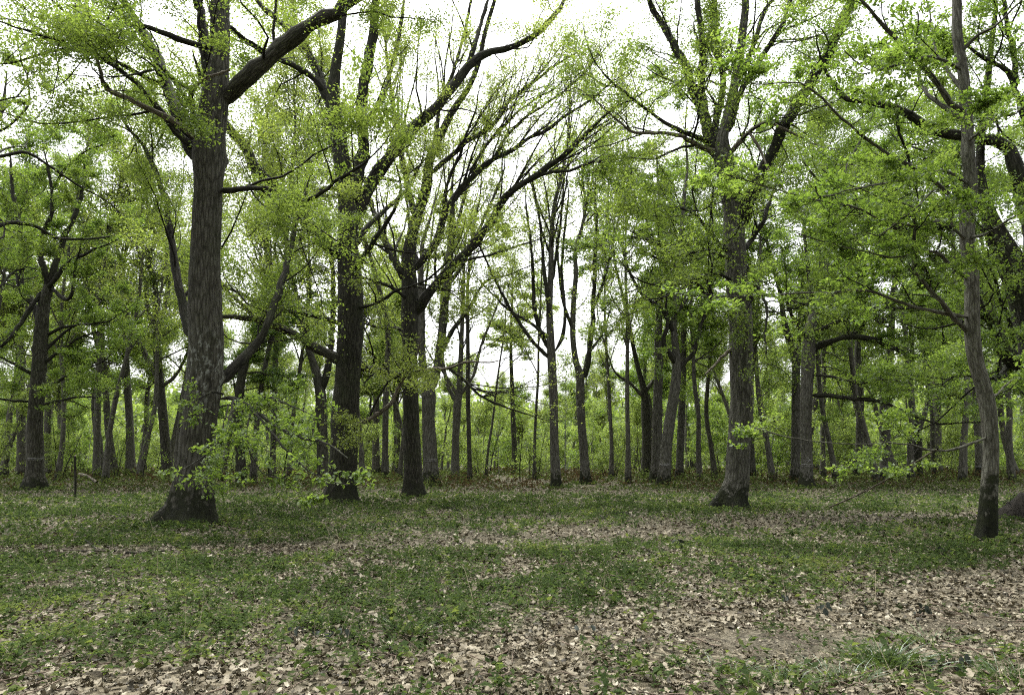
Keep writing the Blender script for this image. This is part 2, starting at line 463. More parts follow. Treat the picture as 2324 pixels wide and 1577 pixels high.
FEET = []
class Tree:
    def __init__(self, name, d, ctrl, seed, label, short=None, bark='bark_oak', limbbark='bark_limb', cat='tree', group='oaks of the woodland', base_y=None, ext=0.0, H=0.0, sides=22, knots=2, flare=.9, lean=(0, 0)):
        self.rng = np.random.default_rng(seed)
        self.d = d; self.name = name
        ctrl = np.asarray(ctrl, float)
        P, s = unproj(ctrl[:, 0], ctrl[:, 1], d)
        r = ctrl[:, 2] / 2 / FOC * s
        C = np.concatenate([P, r[:, None]], 1)
        gz = float(ground_z(C[0, 0], C[0, 1]))
        C[0, 2] = gz
        self.base = np.array([C[0, 0], C[0, 1], gz])
        C = np.concatenate([[np.append(C[0, :3] - [0, 0, .3], C[0, 3] * 1.08)], C])
        if H > 0: ext = max(3.0, H - (C[-1, 2] - gz))
        if ext > 0:                                    # the leader goes on above what is read from the picture
            dirv = norm(C[-1, :3] - C[-3, :3])
            top = C[-1].copy(); n = 6; q = top.copy()
            rows = []
            for k in range(1, n + 1):
                dirv = norm(dirv + self.rng.normal(size=3) * .12 + UP * .08)
                q = q.copy(); q[:3] = q[:3] + dirv * ext / n; q[3] = top[3] * (1 - .88 * k / n)
                rows.append(q)
            C = np.concatenate([C, rows])
        L = np.linalg.norm(np.diff(C[:, :3], axis=0), axis=1).sum()
        K = int(min(90, max(16, L / max(.14, d * .006))))
        self.S = resample(C, K)
        self.root = link(name, None, loc=self.base, label=label, cat=cat, group=group)
        self.root.empty_display_size = .3
        V, F, B = trunk_mesh_arrays(self.rng, self.S, sides=sides, knots=knots, flare_h=flare)
        self.add('trunk', V, [F], M[bark], True, {'bk': B})
        FEET.append((self.base[0], self.base[1], float(self.S[1, 3]), d))
        self.limbs = []      # (pts K x3, radii K)
        self.L2 = []; self.L3 = []
        self.limbbark = limbbark
        self.short = short

    def add(self, name, V, F, mat, smooth, attrs=None, kind=None, label=None):
        me = make_mesh(self.name + '_' + name, V - self.base, F, mat, smooth, attrs)
        return link(name, me, parent=self.root, kind=kind, label=label)

    def limb(self, pts, w0, w1, dd=0.0, d0=None, bark=None, grow=True, name='limb', label=None, tip=0.0):
        """a limb read from picture positions; dd = how much farther (or nearer, negative) its end is than its start"""
        pts = np.asarray(pts, float)
        d0 = self.d if d0 is None else d0
        n = len(pts)
        l = np.concatenate([[0], np.cumsum(np.hypot(*np.diff(pts, axis=0).T))]); l /= l[-1]
        dep = d0 + dd * l + self.rng.normal(size=n) * .012 * d0 * (l > .01) * .4
        P, s = unproj(pts[:, 0], pts[:, 1], dep)
        w = w0 + (w1 - w0) * l
        C = np.concatenate([P, (w / 2 / FOC * s)[:, None]], 1)
        if pts[-1, 1] < 40 and tip == 0: tip = 3.0
        elif grow and tip == 0: tip = 1.2 + .03 * self.d
        if tip > 0:
            dirv = norm(C[-1, :3] - C[-2, :3]); q = C[-1]; rows = []
            for k in range(3):
                dirv = norm(dirv + self.rng.normal(size=3) * .15 + UP * .12)
                q = q.copy(); q[:3] += dirv * tip / 3; q[3] = max(C[-1, 3] * (1 - .3 * (k + 1)), .012); rows.append(q)
            C = np.concatenate([C, rows])
        S = resample(C, 28)
        S[0, 3] *= .3                                # the limb's root sits rounded inside the trunk
        # small crookedness of real limbs
        amp = np.minimum(.25 * S[:, 3] + .01, .08)[:, None] * np.sin(np.linspace(0, np.pi, 28))[:, None]
        S[:, :3] += self.rng.normal(size=(28, 3)) * amp * .6
        V, F, B = tubes(S[None, :, :3], S[None, :, 3] * (1 + .10 * self.rng.normal(size=(1, 28))), 8)
        self.add(name, V, [F], M[bark or self.limbbark], True, {'bk': B}, label=label)
        if grow:
            self.limbs.append((S[:, :3], S[:, 3]))
        return S

    def auto_limbs(self, n, length, t0=.45, t1=.98, ang=45, up=.08, wander=.16, flat=1.0, rk=.5, rlen=.017, sides=7, shorten=.4, bias=None):
        """limbs the picture does not let one trace singly, along the trunk's upper part"""
        P = resample(self.S, 28)
        L = np.linalg.norm(np.diff(P[:, :3], axis=0), axis=1).sum() * (t1 - t0)
        q, r = spawn(self.rng, P[None, :, :3], P[None, :, 3], n / L, length, t0=t0, t1=t1, ang=ang, up=up, wander=wander, flat=flat, rk=rk, rlen=rlen, m=9, shorten=shorten, minr=.02, bias=bias)
        for a, b in zip(q, r):
            S = resample(np.concatenate([a, b[:, None]], 1), 28)
            V, F, B = tubes(S[None, :, :3], S[None, :, 3], sides)
            self.add('limb', V, [F], M[self.limbbark], True, {'bk': B})
            self.limbs.append((S[:, :3], S[:, 3]))

    def top_as_limb(self, t0=.6):
        S = resample(self.S[int(len(self.S) * t0):], 28)
        self.limbs.append((S[:, :3], S[:, 3]))

    def finish(self, leaves, size, leafmat, per2=1.6, len2=2.4, per3=3.0, len3=.9, up2=.05, up3=.04, wander2=.2, spread=.10, twigmat='twig', ang2=48, flat2=.7, flat3=.5, bias=None, tilt=.55, t02=.12, twig_sides=3, extra3=0, per4=0, droop=0.05, maxfrac2=.9, wide=.34, tri=True, zf=.6, rl2=.011):
        rng = self.rng
        if not self.limbs: self.top_as_limb()
        P1 = np.stack([a for a, b in self.limbs]); R1 = np.stack([b for a, b in self.limbs])
        p2, r2 = spawn(rng, P1, R1, per2, len2, t0=t02, ang=ang2, up=up2, wander=wander2, flat=flat2, m=8, bias=bias, maxfrac=maxfrac2, rlen=rl2)
        src_p, src_r = p2, r2
        p3, r3 = spawn(rng, src_p, src_r, per3, len3, t0=.15, ang=45, up=up3, wander=.22, flat=flat3, m=4, rlen=.008, minr=.0022 + self.d * .00005)
        # twigs straight from the limbs' outer halves as well
        p3b, r3b = spawn(rng, P1, R1, per3 * .35 + extra3, len3, t0=.35, ang=55, up=up3, flat=flat3, m=4, rlen=.008, minr=.0022 + self.d * .00005)
        p3 = np.concatenate([p3, p3b]); r3 = np.concatenate([r3, r3b])
        V2, F2, _ = tubes(p2, np.maximum(r2, .004 + self.d * .00007), 4 if self.d < 30 else 3)
        V3, F3, _ = tubes(p3, r3, twig_sides)
        self.add('twigs', np.concatenate([V2, V3]), [F2, F3 + len(V2)], M[twigmat], True, kind='stuff')
        tw = np.concatenate([p3, resample_all(p2, 4, .35)])
        self.twigs = tw
        p, u, v, nn, s = leaf_points(rng, tw, leaves, size, spread, tilt=tilt, droop=droop, zf=zf)
        # clumps: brighter and duller sprays
        val = fbm(p[:, 0] * .8 + p[:, 2] * .6, p[:, 1] * .8 - p[:, 2] * .3, int(rng.integers(1e6)), 2)
        V, F, a = leaf_mesh_arrays(rng, p, u, v, nn, s, val=.5 + (val - .5) * 1.5, wide=wide, tri=tri)
        self.add('crown', V, [F], M[leafmat], False, {'v': a}, kind='stuff')
        return self

    def at_height(self, y):
        """trunk centre and radius where the picture row y crosses it"""
        _, yy = proj(self.S[:, :3])
        k = int(np.argmin(np.abs(yy - y)))
        return self.S[k, :3], self.S[k, 3]

    def paint(self, y, rows=(0.0, .10), a0=-50, a1=55, arrow=False, tone='white painted ring marks on the trunk'):
        c, r = self.at_height(y)
        th0 = math.atan2(-c[1], -c[0])              # towards the camera side
        Vs, Fs = [], []
        n = 14
        def strip(p0, p1, w):
            # p = (angle in degrees, height); drawn just proud of the bark
            a = np.radians(np.linspace(p0[0], p1[0], n)) + th0; z = np.linspace(p0[1], p1[1], n)
            rr = r * 1.13 + .004 * self.rng.normal(size=n)
            ww = w * (1 + .35 * self.rng.normal(size=n))
            for sgn in (1, -1):
                Vs.append(np.stack([c[0] + rr * np.cos(a), c[1] + rr * np.sin(a), c[2] + z + sgn * ww / 2], 1))
            b = sum(len(x) for x in Vs) - 2 * n
            k = np.arange(n - 1)
            Fs.append(np.stack([b + n + k, b + n + k + 1, b + k + 1, b + k], 1))
        for z in rows:
            strip((a0, z), (a1, z + .01), .024)
        if arrow:
            strip((-25, .38), (35, .38), .024); strip((35, .38), (8, .52), .024); strip((35, .38), (8, .24), .024)
        self.add('paint_mark', np.concatenate(Vs), [np.concatenate(Fs)], M['paint'], False, label=tone)

def resample_all(P, K, t0):
    n, m, _ = P.shape
    t = np.linspace(t0, 1, K) * (m - 1)
    i = np.minimum(t.astype(int), m - 2); w = (t - i)[None, :, None]
    return P[:, i] * (1 - w) + P[:, i + 1] * w

# ------------------------------------------------------------------ the forest floor
def floor_mat():
    m, nt, out = new_mat("forest_floor")
    N, L = nt.nodes, nt.links
    tc = N.new("ShaderNodeTexCoord")
    nz = N.new("ShaderNodeTexNoise"); nz.inputs["Scale"].default_value = 9; nz.inputs["Detail"].default_value = 3
    L.new(tc.outputs["Object"], nz.inputs["Vector"])
    ad = N.new("ShaderNodeMix"); ad.data_type = 'RGBA'; ad.blend_type = 'ADD'; ad.inputs[0].default_value = .12
    L.new(tc.outputs["Object"], ad.inputs[6]); L.new(nz.outputs["Color"], ad.inputs[7])
    v = N.new("ShaderNodeTexVoronoi"); v.inputs["Scale"].default_value = 15
    L.new(ad.outputs[2], v.inputs["Vector"])
    sep = N.new("ShaderNodeSeparateColor"); L.new(v.outputs["Color"], sep.inputs[0])
    lit = ramp(nt, [(0, (.030, .025, .016)), (.35, (.066, .056, .036)), (.7, (.13, .112, .076)), (1, (.21, .185, .13))])
    L.new(sep.outputs[0], lit.inputs[0])
    n2 = N.new("ShaderNodeTexNoise"); n2.inputs["Scale"].default_value = 45; n2.inputs["Detail"].default_value = 5
    L.new(tc.outputs["Object"], n2.inputs["Vector"])
    soil = ramp(nt, [(.38, (.015, .0135, .009)), (.52, (.052, .046, .033)), (.64, (.145, .13, .098))])
    L.new(n2.outputs["Fac"], soil.inputs[0])
    a = attr(nt, "soil")
    mx = N.new("ShaderNodeMix"); mx.data_type = 'RGBA'
    L.new(a.outputs["Fac"], mx.inputs[0]); L.new(lit.outputs[0], mx.inputs[6]); L.new(soil.outputs[0], mx.inputs[7])
    n3 = N.new("ShaderNodeTexNoise"); n3.inputs["Scale"].default_value = 1.3; n3.inputs["Detail"].default_value = 6
    L.new(tc.outputs["Object"], n3.inputs["Vector"])
    gr = ramp(nt, [(.42, (0, 0, 0)), (.62, (1, 1, 1))]); L.new(n3.outputs["Fac"], gr.inputs[0])
    g = attr(nt, "green"); gm = N.new("ShaderNodeMath"); gm.operation = 'MULTIPLY'
    L.new(g.outputs["Fac"], gm.inputs[0]); L.new(gr.outputs[0], gm.inputs[1])
    mg = N.new("ShaderNodeMix"); mg.data_type = 'RGBA'; mg.inputs[7].default_value = (.032, .042, .019, 1)
    L.new(gm.outputs[0], mg.inputs[0]); L.new(mx.outputs[2], mg.inputs[6])
    b = N.new("ShaderNodeBsdfPrincipled"); b.inputs["Roughness"].default_value = .95; b.inputs["Specular IOR Level"].default_value = .15
    L.new(mg.outputs[2], b.inputs["Base Color"])
    bp = N.new("ShaderNodeBump"); bp.inputs["Strength"].default_value = .7; bp.inputs["Distance"].default_value = .03
    L.new(v.outputs["Distance"], bp.inputs["Height"]); L.new(bp.outputs[0], b.inputs["Normal"])
    L.new(b.outputs[0], out.inputs["Surface"])
    return m

def litter_edge(px):   return np.interp(px, [0, 300, 700, 1000, 1400, 1800, 2324], [1535, 1515, 1470, 1425, 1385, 1355, 1290])
def track_line(px):    return np.interp(px, [0, 400, 800, 1200, 1600, 2000, 2324], [1252, 1252, 1240, 1226, 1196, 1180, 1168])

def cover(x, y):
    """how green the floor is at (x, y) and how bare its soil: plants keep off the trodden track and the leaf-drift in front"""
    px, py = proj(np.stack([x, y, np.zeros_like(x)], -1))
    py0 = py
    py = py + (fbm(x * .45, y * .45, 31, 3) - .5) * np.interp(py, [1052, 1130, 1250, 1560], [6, 24, 60, 130])
    px = px + (fbm(x * .3, y * .3, 77, 3) - .5) * 120
    e = litter_edge(px); tr = track_line(px)
    g = np.clip((e + 30 - py) / 60, 0, 1)
    hw = np.interp(px, [0, 900, 1500, 2000, 2324], [13, 15, 20, 14, 9])
    pt = py0 + (fbm(x * .9, y * .9, 37, 2) - .5) * 16
    track = np.clip(1.35 - np.abs(pt - tr) / hw * .8, 0, 1) * (np.abs(pt - tr) < 40)
    strip = np.exp(-((py - 1118) / 8.0) ** 2)
    patch = np.clip((fbm(x * .8, y * .8, 3, 3) - .30) * 4.5, 0, 1)
    g = g * (1 - .92 * track) * (1 - .8 * strip) * (.25 + .75 * patch)
    g = np.maximum(g, .45 * np.clip((fbm(x * 1.1, y * 1.1, 13, 2) - .50) * 7, 0, 1) * (py > 1380) * (1 - .6 * np.clip((px - 1200) / 600, 0, 1)))
    soil = np.maximum(track * .35, np.clip(1.2 - np.hypot((px - 1800) / 330, (py - 1475) / 34), 0, 1) * .8)
    soil = np.maximum(soil, np.clip(1.2 - np.hypot((px - 1850 - (1560 - py) * 3) / 280, (py - 1440) / 28), 0, 1) * .6)
    return np.clip(g, 0, 1), np.clip(soil, 0, 1)

ys = np.concatenate([np.linspace(-25, 2.8, 12), np.geomspace(3.2, 60, 230), np.geomspace(62, 420, 60)])
tx = np.linspace(-1, 1, 170)
GX = tx[None] * (np.maximum(np.abs(ys), 6)[:, None] * 1.05 + 10)
GY = np.broadcast_to(ys[:, None], GX.shape)
GZ = ground_z(GX, GY)
gg, ss = cover(GX.ravel(), np.maximum(GY.ravel(), 2.0))
n0, n1 = GX.shape
I = np.arange(n0 * n1).reshape(n0, n1)
GF = np.stack([I[:-1, :-1], I[:-1, 1:], I[1:, 1:], I[1:, :-1]], -1).reshape(-1, 4)
floor = link("forest_floor", make_mesh("forest_floor", np.stack([GX, GY, GZ], -1).reshape(-1, 3), [GF], floor_mat(), True, {'soil': ss, 'green': gg * .8}), kind="structure")

def in_view(rng, n, d0, d1, margin=1.06, power=1.0):
    """random floor points between two distances inside a wide wedge around the view"""
    u = rng.random(n)
    y = np.sqrt(d0 ** 2 + u * (d1 ** 2 - d0 ** 2)) if power == 1 else d0 * (d1 / d0) ** u
    x = (rng.random(n) * 2 - 1) * (y * IMW / 2 / FOC * margin + .6)
    return x, y

# ---- templates
def oak_leaf(lobes, curl, seed, long=1.0):
    """flat-lying lobed oak leaf about one unit long with a crease and curled rim"""
    r = np.random.default_rng(seed)
    t = np.linspace(0.02, 1, 2 * lobes + 1)
    env = .34 * np.sin(np.pi * t ** .85) ** .8 + .02
    wv = np.where(np.arange(len(t)) % 2 == 1, 1.0, .56)
    wl = env * wv * (1 + .15 * r.normal(size=len(t))); wr = env * wv * (1 + .15 * r.normal(size=len(t)))
    mid = np.stack([t - .5, 0 * t, curl * .55 * (t - .5) ** 2 * 2], 1) * [long, 1, 1]
    lz = curl * (np.abs(wl) / .34) ** 2 * .22 + .05 * r.normal(size=len(t)); rz = curl * (np.abs(wr) / .34) ** 2 * .22 + .05 * r.normal(size=len(t))
    lef = mid + np.stack([.06 * r.normal(size=len(t)), wl, lz], 1); rig = mid + np.stack([.06 * r.normal(size=len(t)), -wr, rz], 1)
    V = np.concatenate([mid, lef, rig]); n = len(t); k = np.arange(n - 1)
    F = np.concatenate([np.stack([k, k + 1, n + k + 1, n + k], 1), np.stack([k + 1, k, 2 * n + k, 2 * n + k + 1], 1)])
    return V, F

def scatter(rng, temps, p, size, tilt=.35, yaw=None, val=None):
    """copies of the template blades lying about; returns vertices, quads, per-vertex value"""
    n = len(p); which = rng.integers(len(temps), size=n)
    Vs, Fs, As = [], [], []; off = 0
    val = rng.random(n) if val is None else val
    for w, (tv, tf) in enumerate(temps):
        k = np.where(which == w)[0]
        if not len(k): continue
        nn = norm(UP + rng.normal(size=(len(k), 3)) * tilt)
        a = rng.random(len(k)) * 6.283
        u = np.stack([np.cos(a), np.sin(a), 0 * a], 1); u = norm(u - (u * nn).sum(-1, keepdims=True) * nn)
        v = np.cross(nn, u)
        s = size[k][:, None, None]
        V = p[k][:, None] + s * (tv[None, :, :1] * u[:, None] + tv[None, :, 1:2] * v[:, None] + tv[None, :, 2:] * nn[:, None])
        F = tf[None] + (np.arange(len(k)) * len(tv))[:, None, None] + off
        Vs.append(V.reshape(-1, 3)); Fs.append(F.reshape(-1, tf.shape[1])); As.append(np.repeat(val[k], len(tv)))
        off += len(k) * len(tv)
    return np.concatenate(Vs), np.concatenate(Fs), np.concatenate(As)

M['litter'] = attr_mat("dead_oak_leaf", [(0, (.027, .0235, .014)), (.25, (.077, .068, .044)), (.5, (.150, .130, .088)), (.8, (.245, .218, .155)), (1, (.36, .335, .26))], rough=.62)
M['herb'] = leaf_mat("woodland_herb_leaf", [(0, (.031, .046, .018)), (.5, (.052, .077, .031)), (.9, (.080, .108, .041)), (1, (.125, .15, .052))], trans=.4, spec=.0)
M['bramble'] = leaf_mat("bramble_leaf", [(0, (.055, .038, .023)), (.22, (.075, .058, .034)), (.34, (.042, .054, .022)), (.8, (.066, .086, .032)), (1, (.10, .13, .045))], trans=.25, spec=.0)
M['grass'] = leaf_mat("grass_blade", [(0, (.05, .085, .02)), (1, (.11, .16, .045))], trans=.3, spec=.06)
M['darkleaf'] = leaf_mat("dark_leaf", [(0, (.016, .021, .014)), (1, (.034, .040, .032))], trans=.08, spec=.01, rough=.5)
M['twig_floor'] = plain_mat("dead_twig", (.13, .10, .075), var=.5)

rng = np.random.default_rng(11)
near_t = [oak_leaf(3, .8, 1), oak_leaf(3, -.7, 2), oak_leaf(4, 1.5, 3), oak_leaf(3, .2, 4), oak_leaf(3, -1.2, 5)]
mid_t = [oak_leaf(2, 1.0, 6), oak_leaf(2, -.8, 7), oak_leaf(2, .3, 8)]
def kite(curl):
    return np.array([[-.5, 0, 0], [0, .27, .1 * curl], [.5, .03, .06 * curl], [.05, -.27, .12 * curl]]), np.array([[0, 3, 2, 1]])
far_t = [kite(1), kite(-1), kite(2)]

# ---- leaf litter
LV, LF, LA = [], [], []; off = 0
def put(V, F, A):
    global off
    LV.append(V); LF.append(F + off); LA.append(A); off += len(V)
for d0, d1, n, temps, sz in ((3.6, 7.2, 15500, near_t, .064), (7.2, 10, 14000, mid_t, .070), (10, 14, 24000, far_t, .080), (14, 27, 30000, far_t, .105), (27, 48, 20000, far_t, .15)):
    x, y = in_view(rng, n, d0, d1)
    g, so = cover(x, y)
    keep = rng.random(n) < np.clip(1 - .45 * g - .35 * so, .06, 1) * (.55 + .45 * (fbm(x * 1.7, y * 1.7, 51, 2) > .42))
    x, y, so = x[keep], y[keep], so[keep]
    z = ground_z(x, y) + rng.random(len(x)) ** 2 * .05 + .012
    s = sz * rng.uniform(.6, 1.35, len(x)) * np.where(so > .4, .45, 1)
    val = np.clip(rng.normal(.50, .26, len(x)) - .10 * so, 0, 1)
    put(*scatter(rng, temps, np.stack([x, y, z], 1), s, tilt=.32 if d0 < 10 else .5, val=val))
x, y = in_view(rng, 70000, 4.0, 17)
g, so = cover(x, y); k = rng.random(len(x)) < so * .8
x, y = x[k], y[k]
put(*scatter(rng, far_t, np.stack([x, y, ground_z(x, y) + .008 + rng.random(len(x)) * .012], 1), rng.uniform(.012, .042, len(x)) * np.clip(y / 7, .8, 1.8), tilt=.4, val=np.clip(rng.normal(.45, .3, len(x)), 0, 1)))
link("leaf_litter", make_mesh("leaf_litter", np.concatenate(LV), LF, M['litter'], False, {'v': np.concatenate(LA)}), kind="stuff", label="drift of curled tan oak leaves over the forest floor", cat="leaf litter")

# the largest fallen leaves in front, one by one
leaf_data = []
for k, t in enumerate(near_t):
    for q in range(2):
        me = make_mesh("fallen_leaf", t[0], [t[1]], M['litter'], False, {'v': np.full(len(t[0]), (.5, .62, .72, .85, .95, .40, .58, .78, .68, .9)[k * 2 + q])})
        leaf_data.append(me)
x, y = in_view(rng, 900, 4.3, 6.0, margin=1.0)
g, so = cover(x, y); keep = np.where((g < .35) & (so < .75))[0][:260]
for i in keep:
    o = link("fallen_leaf", leaf_data[int(rng.integers(len(leaf_data)))], parent=floor, loc=(x[i], y[i], float(ground_z(x[i], y[i])) + rng.uniform(.035, .065)))
    o.rotation_euler = (rng.normal() * .35, rng.normal() * .35, rng.random() * 6.28)
    s = rng.uniform(.065, .105); o.scale = (s, s, s)

# ---- low green herbs (anemone-like cut leaves)
def herb_leaves(rng, x, y, size, per, h, jag=True):
    """whorls of narrow leaflets on short stems; returns leaf arrays"""
    n = len(x)
    z = ground_z(x, y)
    hh = h * rng.uniform(.5, 1.3, n)
    idx = np.repeat(np.arange(n), per)
    a = rng.random(len(idx)) * 6.283
    el = rng.normal(.15, .35, len(idx))
    u = np.stack([np.cos(a) * np.cos(el), np.sin(a) * np.cos(el), np.sin(el)], 1)
    p = np.stack([x[idx], y[idx], z[idx] + hh[idx]], 1) + u * size * .12 + rng.normal(size=(len(idx), 3)) * size * np.array([.3, .3, .25])
    nn = norm(UP + rng.normal(size=(len(idx), 3)) * .4); v = norm(np.cross(nn, u)); nn = np.cross(u, v)
    s = size * rng.uniform(.6, 1.25, len(idx))
    tone = fbm(x * .9, y * .9, 91, 3)
    return p, u, v, nn, s, np.clip(.5 + (tone[idx] - .5) * 1.6, 0, 1)
HV, HF, HA = [], [], []; off = 0
for d0, d1, n, per, sz, h in ((4.0, 9.0, 11500, 8, .062, .07), (9, 15, 18000, 6, .080, .085), (15, 27, 26000, 4, .115, .10), (27, 44, 26000, 3, .17, .11)):
    x, y = in_view(rng, n, d0, d1)
    g, so = cover(x, y)
    k = rng.random(n) < g * (.30 + .70 * np.clip((fbm(x * 2.6, y * 2.6, 41, 2) - .36) * 5, 0, 1)) * .9
    a = herb_leaves(rng, x[k], y[k], sz, per, h)
    V, F, A = leaf_mesh_arrays(rng, *a[:5], wide=.20 if d0 < 14 else .26, val=a[5], tri=d0 > 14)
    HV.append(V); HF.append(F + off); HA.append(A); off += len(V)
link("herb_cover", make_mesh("herb_cover", np.concatenate(HV), HF, M['herb'], False, {'v': np.concatenate(HA)}), kind="stuff", label="low dark green woodland herbs carpeting the forest floor", cat="ground cover")

# ---- brambles and dead bracken on the low bank beyond
x, y = in_view(rng, 30000, 37, 95, power=2)
dens = fbm(x * .22, y * .22, 61, 3)
k = rng.random(len(x)) < np.clip((dens - .30) * 3.2, .10, 1) * np.clip((y - 37) / 5, 0, 1)
x, y, dens = x[k], y[k], dens[k]
hgt = np.clip((dens - .32) * 2.4, .06, .85)
per = 3
idx = np.repeat(np.arange(len(x)), per)
p = np.stack([x[idx], y[idx], ground_z(x[idx], y[idx]) + rng.random(len(idx)) * hgt[idx]], 1) + rng.normal(size=(len(idx), 3)) * [.25, .25, .03]
u = norm(rng.normal(size=(len(idx), 3)) * [1, 1, .6]); nn = norm(UP + rng.normal(size=(len(idx), 3)) * .8); v = norm(np.cross(nn, u)); nn = np.cross(u, v)
tone = fbm(x * .35, y * .35, 8, 2)[idx]
V, F, A = leaf_mesh_arrays(rng, p, u, v, nn, .0042 * y[idx] * rng.uniform(.6, 1.3, len(idx)), val=.5 + (tone - .5) * 2.6, tri=True)
link("bramble_scrub", make_mesh("bramble_scrub", V, [F], M['bramble'], False, {'v': A}), kind="stuff", label="low brown and green bramble scrub on the bank between far trunks", cat="undergrowth")

# ---- small dead twigs strewn about
x, y = in_view(rng, 900, 4.3, 24, power=2)
a = rng.random(len(x)) * 6.283; ln = rng.uniform(.10, .5, len(x))
m_ = 4; tt = np.linspace(-.5, .5, m_)
P = np.stack([x[:, None] + np.cos(a)[:, None] * tt * ln[:, None], y[:, None] + np.sin(a)[:, None] * tt * ln[:, None], np.zeros((len(x), m_))], -1)
P[..., :2] += rng.normal(size=(len(x), m_, 2)) * .02
P[..., 2] = ground_z(P[..., 0], P[..., 1]) + .03 + rng.random((len(x), m_)) * .045
V, F, B = tubes(P, np.repeat(rng.uniform(.002, .006, len(x))[:, None], m_, 1), 4)
link("twig_scatter", make_mesh("twig_scatter", V, [F], M['twig_floor'], True), kind="stuff", label="small broken twigs strewn among the fallen leaves", cat="twigs")

# ------------------------------------------------------------------ the big trees, read from the photograph
fd = flat_depth
# --- 1: thick oak with pale lichen, nearest on the left
t = Tree("oak_tree", fd(1186), [(424, 1192, 152), (432, 1152, 108), (438, 1115, 94), (445, 1060, 80), (448, 1020, 76), (452, 960, 74), (463, 870, 76), (468, 780, 76), (466, 700, 72), (465, 600, 65), (469, 500, 63), (473, 420, 62), (474, 350, 72), (479, 300, 62), (486, 230, 60), (495, 150, 46), (499, 90, 43), (500, 20, 41), (502, -160, 34)], 101,
         "thickest oak with pale lichen crust on its trunk and flared mossy foot", "the lichen-crusted oak", bark='bark_lichen', sides=40, knots=4, ext=4, flare=1.3)
D1 = t.d
t.limb([(500, 240), (517, 218), (552, 183), (607, 136), (661, 89), (719, 51), (770, 23), (840, -25)], 41, 27, dd=-1.0, bark='bark_oak')
t.limb([(455, 360), (432, 334), (416, 280), (389, 218), (373, 175), (338, 93), (311, 50), (285, 10)], 36, 15, dd=1.6)
t.limb([(470, 235), (472, 180), (464, 100), (452, 20), (440, -60)], 25, 17, dd=.8)
t.limb([(452, 322), (420, 293), (389, 272), (342, 249), (296, 226), (249, 206), (233, 187), (222, 136), (210, 101), (187, 74)], 17, 6, dd=-2.2, bark='bark_dead', label='dead brown limb curving up at its end')
t.limb([(446, 312), (440, 270), (434, 225), (432, 202), (405, 190), (385, 172), (369, 156), (340, 160), (312, 168)], 15, 5, dd=-1.8, bark='bark_limb')
t.limb([(432, 204), (450, 190), (467, 179), (495, 168), (521, 159)], 9, 6, dd=-.6, d0=D1 - .9, bark='bark_dead', grow=False, label='pale snapped stub of a dead branch')
t.limb([(496, 434), (525, 432), (552, 428), (607, 428), (653, 447), (700, 453), (739, 432), (774, 403), (815, 380)], 14, 6, dd=-2.2)
t.limb([(440, 772), (430, 760), (420, 713), (408, 662), (398, 600), (385, 520), (373, 447), (350, 381), (325, 330), (290, 290)], 24, 7, dd=3.0)
t.limb([(500, 872), (515, 852), (544, 822), (583, 783), (601, 748), (630, 670), (660, 565), (680, 470)], 25, 9, dd=3.5)
t.limb([(500, 76), (520, 60), (545, 80), (583, 105), (620, 128)], 10, 5, dd=2.0)
t.limb([(484, 110), (420, 95), (330, 60), (240, 60), (150, 90), (60, 70)], 14, 5, dd=-3.0)
t.limb([(455, 345), (400, 300), (330, 210), (230, 130), (150, 110), (40, 140)], 16, 5, dd=-1.5)
t.limb([(375, 190), (350, 187), (300, 160), (240, 130), (160, 110), (80, 60), (25, 45)], 11, 4, dd=-1.5, d0=D1 + 1.0)
t.finish(102000, .082, 'leaf_olive', per2=1.7, len2=4.2, per3=2.1, len3=1.2, spread=.20)
T1 = t
# low spray that hangs towards the camera
rngS = np.random.default_rng(1011)
spr = []
for pts, w0, w1, a, b in (([(498, 905), (535, 905), (575, 930), (620, 962), (680, 992), (740, 1005), (790, 1040)], 11, 3, 0, -6.0),
                          ([(560, 920), (600, 960), (640, 1010), (690, 1060), (745, 1090), (790, 1100)], 6, 2.5, -1.5, -5.0),
                          ([(530, 905), (520, 950), (490, 1010), (455, 1040), (415, 1065)], 6, 2.5, -.8, -4.6),
                          ([(510, 895), (480, 890), (450, 905), (425, 920)], 6, 2, -.4, -1.6),
                          ([(545, 910), (600, 900), (660, 920), (715, 945)], 6, 2, -1.0, -4.0),
                          ([(570, 930), (560, 980), (570, 1040), (600, 1075), (640, 1085)], 5, 2, -1.6, -4.0),
                          ([(520, 915), (500, 985), (470, 1060), (455, 1090), (500, 1100)], 4, 1.6, -1.0, -4.2)):
    S = t.limb(pts, w0, w1, dd=b, d0=D1 - .3 + a, bark='bark_limb', grow=False, name='low_branch', label='low branch with large fresh leaves')
    spr.append(S)
P1 = np.stack([S[:, :3] for S in spr]); R1 = np.stack([S[:, 3] for S in spr])
p2, r2 = spawn(rngS, P1, R1, 2.6, 1.1, t0=.2, ang=50, up=-.01, flat=.35, m=7, wander=.2)
p3, r3 = spawn(rngS, p2, r2, 4.0, .38, t0=.1, ang=45, up=-.02, flat=.3, m=4, minr=.0022)
V2, F2, _ = tubes(p2, r2, 5); V3, F3, _ = tubes(p3, r3, 3)
t.add('low_twigs', np.concatenate([V2, V3]), [F2, F3 + len(V2)], M['twig'], True, kind='stuff')
tw = np.concatenate([resample_all(p2, 4, .2), p3])
p, u, v, nn, s = leaf_points(rngS, tw, 4600, .092, .06, tilt=.45, droop=.15)
order = np.argsort(p[:, 1])
near, rest = order[:240], order[240:]
V, F, a = leaf_mesh_arrays(rngS, p[rest], u[rest], v[rest], nn[rest], s[rest], wide=.33)
t.add('low_foliage', V, [F], M['leaf_fresh'], False, {'v': a}, kind='stuff')
